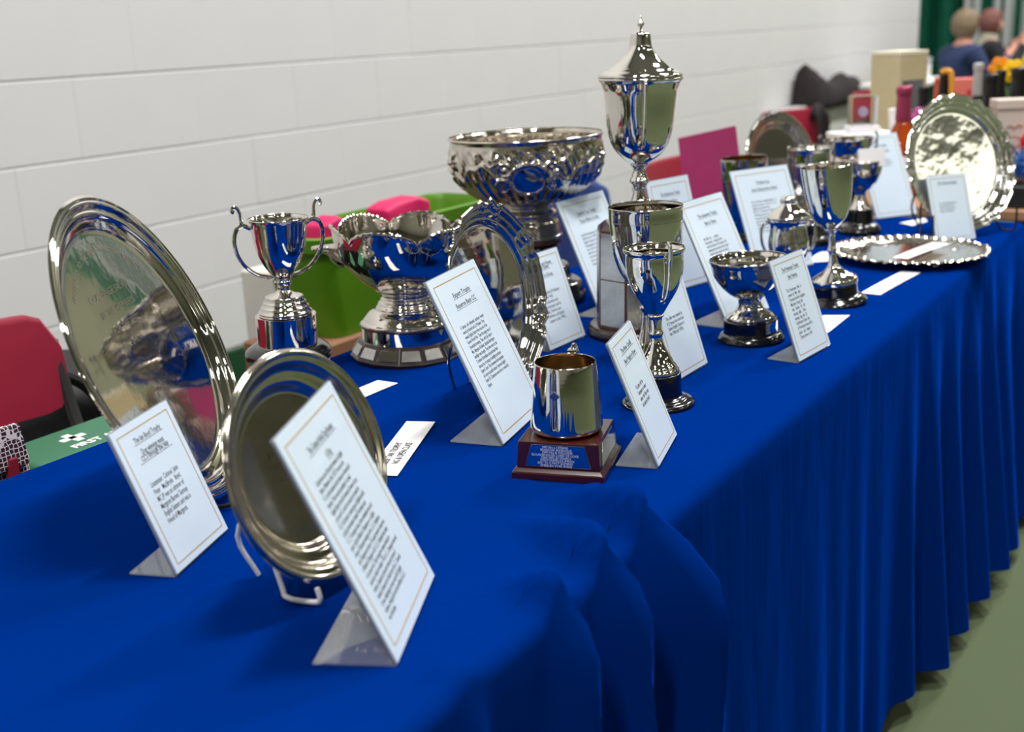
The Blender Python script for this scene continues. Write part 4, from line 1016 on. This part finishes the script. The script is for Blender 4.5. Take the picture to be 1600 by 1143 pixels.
bottle('wine_bottle', 'bottle with silver neck sleeve and tan cap, below the person in navy', 4.00, .832, .320, .036, DG, SLV, SLV)
bottle('wine_bottle', 'thick black bottle above the shiny far salver', 3.72, .735, .300, .047, DG, BKF, mat('purple_label', (78, 58, 128), .4))
bottle('wine_bottle', 'black bottle with a silver ring motif, left of the yellow flowers', 3.90, .745, .302, .036, DG, BKF, SLV)
bottle('wine_bottle', 'black wide-shouldered bottle behind the beige gift bag', 3.60, .640, .322, .050, DG, BKF)
bottle('wine_bottle', 'orange-red bottle between two black bottles', 4.03, .956, .275, .036, mat('orange_red', (190, 62, 34), .3), mat('orange_foil', (196, 72, 40), .4))
t = thing('pink_bow', 'pink ribbon bow on the dark bottle beside the gift box', 'bow', (3.555, .888, TZ + .19))
for k in range(6):
    a = k * PI / 3
    obj('loop', ball(.014, (0, .016 * cos(a), .016 * sin(a)), (.6, 1, 1), 10, 8), mat('bow_pink', (188, 84, 150), .5) if k == 0 else bpy.data.materials['bow_pink'], t)
o = obj('yellow_strap', tube([(0, 0, 0), (0, 0, .20), (0, .004, .29), (0, .018, .303), (0, .034, .298)], .0085, 8, 5), mat('yellow_ribbon', (216, 150, 44), .5), None, (3.84, .872, TZ + .001)); tag(o, 'yellow-orange cardboard strap standing by a black bottle', 'strap')
# gift box with a window
CREAM = mat('cream_gold_card', (186, 172, 128), .5, wave=(7, 1.5, (202, 192, 156), (1, 1, 3)))
t = thing('gift_box', 'tall cream bottle gift box with a window, against the wall side', 'box', (3.70, .996, TZ), rd(62))
s_ = .057; H_ = .372
obj('box_body', box(-s_, s_ - .0, -.02, s_, 0, H_ - .012, .001, 1), CREAM, t, smooth=0)
obj('box_top', box(-s_ - .001, s_ + .001, -s_ - .001, s_ + .001, H_ - .012, H_, .001, 1), mat('cream_top', (226, 220, 196), .5), t, smooth=0)
t.rotation_euler = (0, 0, rd(332 + 0))
for nm, a in (('frame', (-s_, -s_ + .012, 0, H_ - .012)), ('frame', (s_ - .012, s_, 0, H_ - .012)), ('frame', (-s_ + .012, s_ - .012, 0, .03)), ('frame', (-s_ + .012, s_ - .012, H_ - .085, H_ - .012))):
    obj(nm, box(a[0], a[1], -s_, -.02, a[2], a[3], .0006, 1), CREAM, t, smooth=0)
obj('backing', box(-s_ + .010, s_ - .010, -.022, -.0195, .028, H_ - .084), mat('box_lining', (96, 76, 58), .6), t, smooth=0)
obj('bottle_inside', lathe([(0, .031), (.030, .031), (.030, .15), (.027, .18), (.012, .22), (.011, .27), (0, .27)], 20, 1), mat('amber_bottle', (146, 92, 46), .2), t, (0, -.0385 + .0, 0)).scale = (.8, .5, 1.05)
obj('window_pane', box(-s_ + .012, s_ - .012, -s_ + .001, -s_ + .002, .03, H_ - .085), ACRYL, t, smooth=0)
# white box with a glass block
t = thing('white_box', 'white box carrying the glass block, behind the far bowl', 'box', (3.38, 1.005, TZ), rd(-45))
obj('box_body', box(-.075, .075, -.06, .06, 0, .150, .002, 1), PAPER_W, t, smooth=0)
obj('lid', box(-.078, .078, -.063, .063, .150, .163, .002, 1), PAPER_W, t, smooth=0)
GLS = mat('clear_glass', (246, 248, 250), .02, trans=1.0, ior=1.25)
t = thing('glass_trophy', 'clear glass block on a white base, standing on the white box', 'trophy', (3.375, 1.003, TZ + .1635), rd(-57))
obj('base', box(-.043, .043, -.03, .03, 0, .018, .003, 2), mat('white_base', (236, 234, 236), .3), t)
obj('glass_block', box(-.037, .037, -.022, .022, .0185, .100, .004, 2), GLS, t)
obj('inner_engraving', ball(.014, (0, 0, .055), (1, .3, 1), 12, 8), mat('frosted', (180, 170, 200), .6), t)
t = thing('paper_cup', 'small white paper cup between the glass block and the pink-necked bottle', 'cup', (3.50, .935, TZ))
obj('cup_body', lathe([(0, .15), (.024, .15), (.030, .215), (.032, .217), (.026, .14), (.022, .0), (0, 0)], 24, 0), PAPER_W, t)
# pink gift bag, beige gift bag, red bag
SAL = mat('salmon_card', (222, 120, 108), .55)
t = thing('gift_bag', 'salmon pink gift bag with a heart mark among the bottles', 'gift bag', (4.12, .893, TZ), rd(-62))
obj('bag_body', prism(rect(0, 0, .030, .02, 0), rect(0, 0, .042, .024, .268), .002, 1), SAL, t, smooth=0)
o = obj('heart_mark', prism([(-.012, 0, 0), (0, 0, -.016), (.012, 0, 0), (.007, 0, .009), (0, 0, .004), (-.007, 0, .009)], [(-.012, .001, 0), (0, .001, -.016), (.012, .001, 0), (.007, .001, .009), (0, .001, .004), (-.007, .001, .009)]), mat('heart_red', (196, 46, 80), .5), t, (.008, -.0248, .225)); 
BEI = mat('beige_card', (206, 190, 178), .6)
t = thing('gift_bag', 'beige gift bag with a faint oval mark, right of the far salver', 'gift bag', (3.42, .622, TZ), rd(-62))
obj('bag_body', prism(rect(0, 0, .036, .03, 0), rect(0, 0, .042, .033, .225), .002, 1), BEI, t, smooth=0)
obj('lid', box(-.046, .046, -.037, .037, .225, .250, .002, 1), BEI, t, smooth=0)
obj('oval_mark', tube([(.022 * cos(a), -.0325, .14 + .014 * sin(a)) for a in [i * PI / 8 for i in range(17)]], .0012, 6, 0), mat('mark_brown', (168, 120, 104), .6), t)
obj('script_mark', tube([(-.02, -.0345, .178), (-.01, -.0345, .183), (0, -.0345, .177), (.01, -.0345, .184), (.022, -.0345, .18)], .0013, 6, 4), bpy.data.materials['mark_brown'], t)
soft_bag('red_bag', 'red cellophane bag at the right edge, beside the beige gift bag', 3.41, .543, TZ, .035, .04, .165, 0, 3, mat('red_cellophane', (196, 18, 22), .25))
soft_bag('brown_bag', 'dark brown bag at the right edge behind the beige gift bag', 3.74, .63, TZ, .045, .035, .20, rd(20), 6, mat('brown_bag', (70, 42, 30), .6))
tag(obj('orange_candle', lathe(solid([(.020, .19), (.022, .185), (.022, 0)]), 20, 0), mat('orange_wax', (236, 120, 30), .5), None, (3.56, .752, TZ)), 'bright orange candle just above the far salver rim', 'candle')
FIG = mat('blush_figurine', (214, 176, 160), .4)
t = thing('figurine', 'pale pink figurine left of the black wide-shouldered bottle', 'figurine', (3.62, .69, TZ))
obj('figure_body', lathe([(0, .19), (.010, .185), (.013, .17), (.008, .155), (.016, .14), (.020, .10), (.014, .06), (.026, .0), (0, 0)], 20, 2), FIG, t)
obj('wing', ball(.016, (0, .016, .135), (.4, 1, 1.3), 10, 8), FIG, t)
# black box and blue tinsel at the very edge
tag(obj('black_box', box(-.10, .10, -.10, .10, 0, .055, .004, 1), BLK, None, (3.25, .60, TZ), (0, 0, rd(8))), 'flat black box on the tan table next to the far salver', 'box')
bm = bmesh.new(); random.seed(11)
for i in range(170):
    a = random.uniform(0, 2 * PI); b = random.uniform(-.2, 1.3); L = random.uniform(.03, .075)
    d = Vector((cos(a) * cos(b), sin(a) * cos(b), sin(b))); u = d.orthogonal().normalized() * .0028
    p = Vector((random.uniform(-.03, .03), random.uniform(-.03, .03), .022))
    n = d.cross(u).normalized() * .0008
    q = [p + u, p - u, p + d * L - u, p + d * L + u]
    prv = [bm.verts.new(v + n) for v in q] + [bm.verts.new(v - n) for v in q]
    for f in ((0, 1, 2, 3), (7, 6, 5, 4), (0, 4, 5, 1), (2, 6, 7, 3), (1, 5, 6, 2), (0, 3, 7, 4)): bm.faces.new([prv[k] for k in f])
tag(obj('tinsel_bow', bm, mat('blue_tinsel', (84, 134, 196), .2, metal=.7), None, (3.235, .575, TZ + .056), smooth=0), 'blue tinsel bow on the black box at the right edge', 'bow', kind='stuff')
# daffodils
YEL = mat('daffodil_yellow', (240, 196, 16), .5); ORA = mat('daffodil_orange', (232, 140, 20), .5); LEAF = mat('leaf_green', (62, 112, 34), .5)
t = thing('daffodil_bunch', 'bunch of yellow daffodils in a green vase at the right edge', 'flowers', (4.02, .70, TZ))
obj('vase', lathe([(0, .01), (.04, .01), (.052, .10), (.05, .16), (.047, .16), (.048, .10), (.036, .0), (0, 0)], 28, 2), mat('teal_vase', (40, 120, 110), .25), t)
for k, (dx, dy, z, mm) in enumerate([(.01, .035, .292, YEL), (-.015, -.03, .325, YEL), (.02, .075, .30, ORA), (-.02, -.06, .30, YEL)]):
    obj('stem', tube([(0, 0, .02), (dx * .5, dy * .5, z * .6), (dx + .014, dy, z)], .0035, 6, 4), LEAF, t)
    f = bmesh.new()
    for i in range(6):
        a = i * PI / 3
        ball(.017, (-.004, .020 * cos(a), .020 * sin(a)), (.22, .8 + .3 * abs(cos(a)), .8 + .3 * abs(sin(a))), 8, 6, f)
    hd_ = obj('flower_head', f, mm, t, (dx, dy, z))
    obj('trumpet', lathe([(.006, 0), (.009, .012), (.014, .020), (.012, .020), (.007, .010), (0, .004)], 14, 1), YEL, hd_, (-.004, 0, 0), (0, -PI / 2, 0))
for k in range(7):
    a = k * .9; dy = .05 * sin(a * 1.7); dx = .04 * cos(a * 2.1)
    obj('leaf', tube([(0, 0, .05), (dx * .6, dy * .7, .17), (dx * 1.3, dy * 1.5, .245 + .02 * (k % 3))], [.006, .008, .002], 8, 5, flat=.25), LEAF, t)
# white-covered table further down the hall
t = thing('folding_table', 'white-topped table far down the hall under the green curtain', 'table', (9.2, 2.42, 0))
obj('table_top', box(-.5, .5, -.2, .2, .70, .73, .004, 1), PAPER_W, t, smooth=0)
for sx in (-1, 1):
    for sy in (-1, 1): obj('leg', tube([(sx * .44, sy * .16, .70), (sx * .44, sy * .16, 0)], .014, 8, 1), STEEL, t)
for k, (x, y, h, lab) in enumerate([(9.0, 2.36, .20, 'white archive box on the far white table, left'), (9.38, 2.40, .15, 'low white box on the far white table, right')]):
    t = thing('archive_box', lab, 'box', (x, y, .731), rd(10 * k))
    obj('box_body', box(-.13, .13, -.10, .10, 0, h - .03, .003, 1), PAPER_W, t, smooth=0)
    obj('lid', box(-.135, .135, -.105, .105, h - .03, h, .003, 1), mat('grey_lid', (176, 178, 182), .6), t, smooth=0)

# ------------------------------------------------------------------ two people seated beyond the tables
SKIN = mat('skin', (208, 150, 128), .55)
def skin(name, verts, edges, radii, root, m, parent, sub=2):
    bm = bmesh.new(); ly = bm.verts.layers.skin.verify()
    vs = []
    for i, (p, r) in enumerate(zip(verts, radii)):
        v = bm.verts.new(p); v[ly].radius = (r, r) if not isinstance(r, tuple) else r; v[ly].use_root = (i == root); vs.append(v)
    for a, b in edges: bm.edges.new((vs[a], vs[b]))
    me = bpy.data.meshes.new(name); bm.to_mesh(me); bm.free(); me.materials.append(m)
    o = bpy.data.objects.new(name, me); COL.objects.link(o); o.parent = parent
    k = o.modifiers.new('skin', 'SKIN'); k.use_smooth_shade = True
    s = o.modifiers.new('sub', 'SUBSURF'); s.levels = sub; s.render_levels = sub
    return o
def person(label, x, y, rz, top, hairm, trousers, hands, hair_sc, scarf=None):
    t = thing('person', label, 'person', (x, y, 0), rz); t.scale = (.95, .95, .95)
    V = [(0, 0, .53), (0, -.01, .66), (0, -.015, .82), (0, 0, .95), (0, .015, 1.03), (0, .03, 1.09), (0, .045, 1.15), (0, .04, 1.21)]
    Rr = [.135, .125, .14, .12, .052, .062, .082, .062]
    E = [(i, i + 1) for i in range(7)]
    def add(p, r, par): V.append(p); Rr.append(r); E.append((par, len(V) - 1)); return len(V) - 1
    nose = add((0, .128, 1.135), .014, 6)
    CV, CR, CE = list(V[:5]), [.155, .15, .165, .135, .072], [(0, 1), (1, 2), (2, 3), (3, 4)]
    for s in (-1, 1):
        k = add((s * .10, .04, .52), .085, 0); k = add((s * .11, .40, .51), .062, k); k = add((s * .11, .42, .28), .05, k); k = add((s * .11, .41, .09), .036, k); add((s * .12, .53, .045), .034, k)
        sh = add((s * .165, -.005, .935), .062, 3); el_p, wr_p = hands[0 if s < 0 else 1]
        el = add(el_p, .042, sh); wr = add(wr_p, .028, el)
        d = (Vector(wr_p) - Vector(el_p)).normalized(); side = Vector((s, 0, 0)); side = (side - d * side.dot(d)).normalized(); nrm = d.cross(side)
        pm = add(tuple(Vector(wr_p) + d * .05), .026, wr)
        for q, ln_ in ((-.024, .06), (-.008, .072), (.008, .068), (.022, .055)):
            k1 = add(tuple(Vector(wr_p) + d * .085 + side * q), .010, pm); k2 = add(tuple(Vector(wr_p) + d * (.085 + ln_ * .5) + side * q - nrm * .012), .0085, k1); add(tuple(Vector(wr_p) + d * (.085 + ln_ * .75) + side * q - nrm * .032), .0075, k2)
        k1 = add(tuple(Vector(wr_p) + d * .03 - side * .032 - nrm * .01), .011, wr); add(tuple(Vector(wr_p) + d * .065 - side * .040 - nrm * .025), .009, k1)
        i0 = len(CV); CV += [(s * .17, -.005, .935), el_p, tuple(Vector(wr_p) - d * .02)]; CR += [.085, .062, .046]; CE += [(3, i0), (i0, i0 + 1), (i0 + 1, i0 + 2)]
    skin('body', V, E, Rr, 0, SKIN, t)
    skin('coat', CV, CE, CR, 0, top, t)
    TV = [(0, 0, .50)]; TR = [.15]; TE = []
    for s in (-1, 1):
        i0 = len(TV); TV += [(s * .10, .05, .52), (s * .11, .40, .515), (s * .11, .42, .28), (s * .11, .41, .11)]; TR += [.10, .078, .066, .055]; TE += [(0, i0), (i0, i0 + 1), (i0 + 1, i0 + 2), (i0 + 2, i0 + 3)]
    skin('trousers', TV, TE, TR, 0, trousers, t)
    hb = ball(.112, (0, .008, 1.165), hair_sc, 24, 16)
    for v in hb.verts:
        if v.co.y > .07 and v.co.z < 1.20: v.co.y = .07 - (1.20 - v.co.z) * .45
        v.co += Vector((n1(v.co.z * 60 + v.co.x * 40), n1(v.co.x * 70 + 3), 0)) * .008
    obj('hair', hb, hairm, t, smooth=80)
    for s in (-1, 1): obj('eye', ball(.010, (s * .032, .108, 1.165), (1, .6, .7), 8, 6), INK, t); obj('ear', ball(.02, (s * .083, .03, 1.14), (.4, .8, 1.3), 8, 6), SKIN, t)
    obj('mouth', ball(.016, (0, .116, 1.095), (1.2, .4, .35), 8, 6), mat('lips', (168, 84, 84), .5) if 'lips' not in bpy.data.materials else bpy.data.materials['lips'], t)
    if scarf: obj('scarf', lathe([(.062, 1.075), (.075, 1.05), (.085, 1.01), (.11, .97), (.10, .96), (.05, 1.06)], 24, 1), scarf, t)
    return t
NAVY = mat('navy_coat', (36, 52, 92), .8, noise=(9, .15)); BLKC = mat('black_coat', (20, 20, 24), .8)
face = math.atan2(-.84, .54) - PI / 2
person('seated person with short greyish hair in a navy coat, facing right', 10.0, 2.21, face + rd(12), NAVY, mat('greyish_hair', (124, 106, 82), .7, noise=(30, .25)), mat('dark_trousers', (26, 28, 36), .8),
       [((-.22, .12, .70), (-.12, .34, .80)), ((.23, .13, .70), (.12, .36, .92))], (1.0, 1.04, 1.12))
p2 = person('seated person in black with a pale scarf, looking at a phone', 11.0, 2.225, face - rd(4), BLKC, mat('reddish_hair', (118, 74, 66), .7, noise=(30, .2)), bpy.data.materials['dark_trousers'],
       [((-.22, .12, .72), (-.06, .28, .98)), ((.23, .12, .72), (.05, .30, .98))], (.92, 1.0, 1.05), mat('pale_scarf', (170, 166, 146), .8))
t = thing('phone', 'lit phone held up by the person in black', 'phone', (11.0 + .54 * .37, 2.225 - .84 * .37, .965), face)
obj('phone_body', box(-.036, .036, 0, .008, 0, .145, .003, 2), BLKC, t)
obj('screen', box(-.033, .033, -.0006, .0, .006, .139), mat('phone_screen', (220, 235, 255), .3, emit=1.6), t, smooth=0)
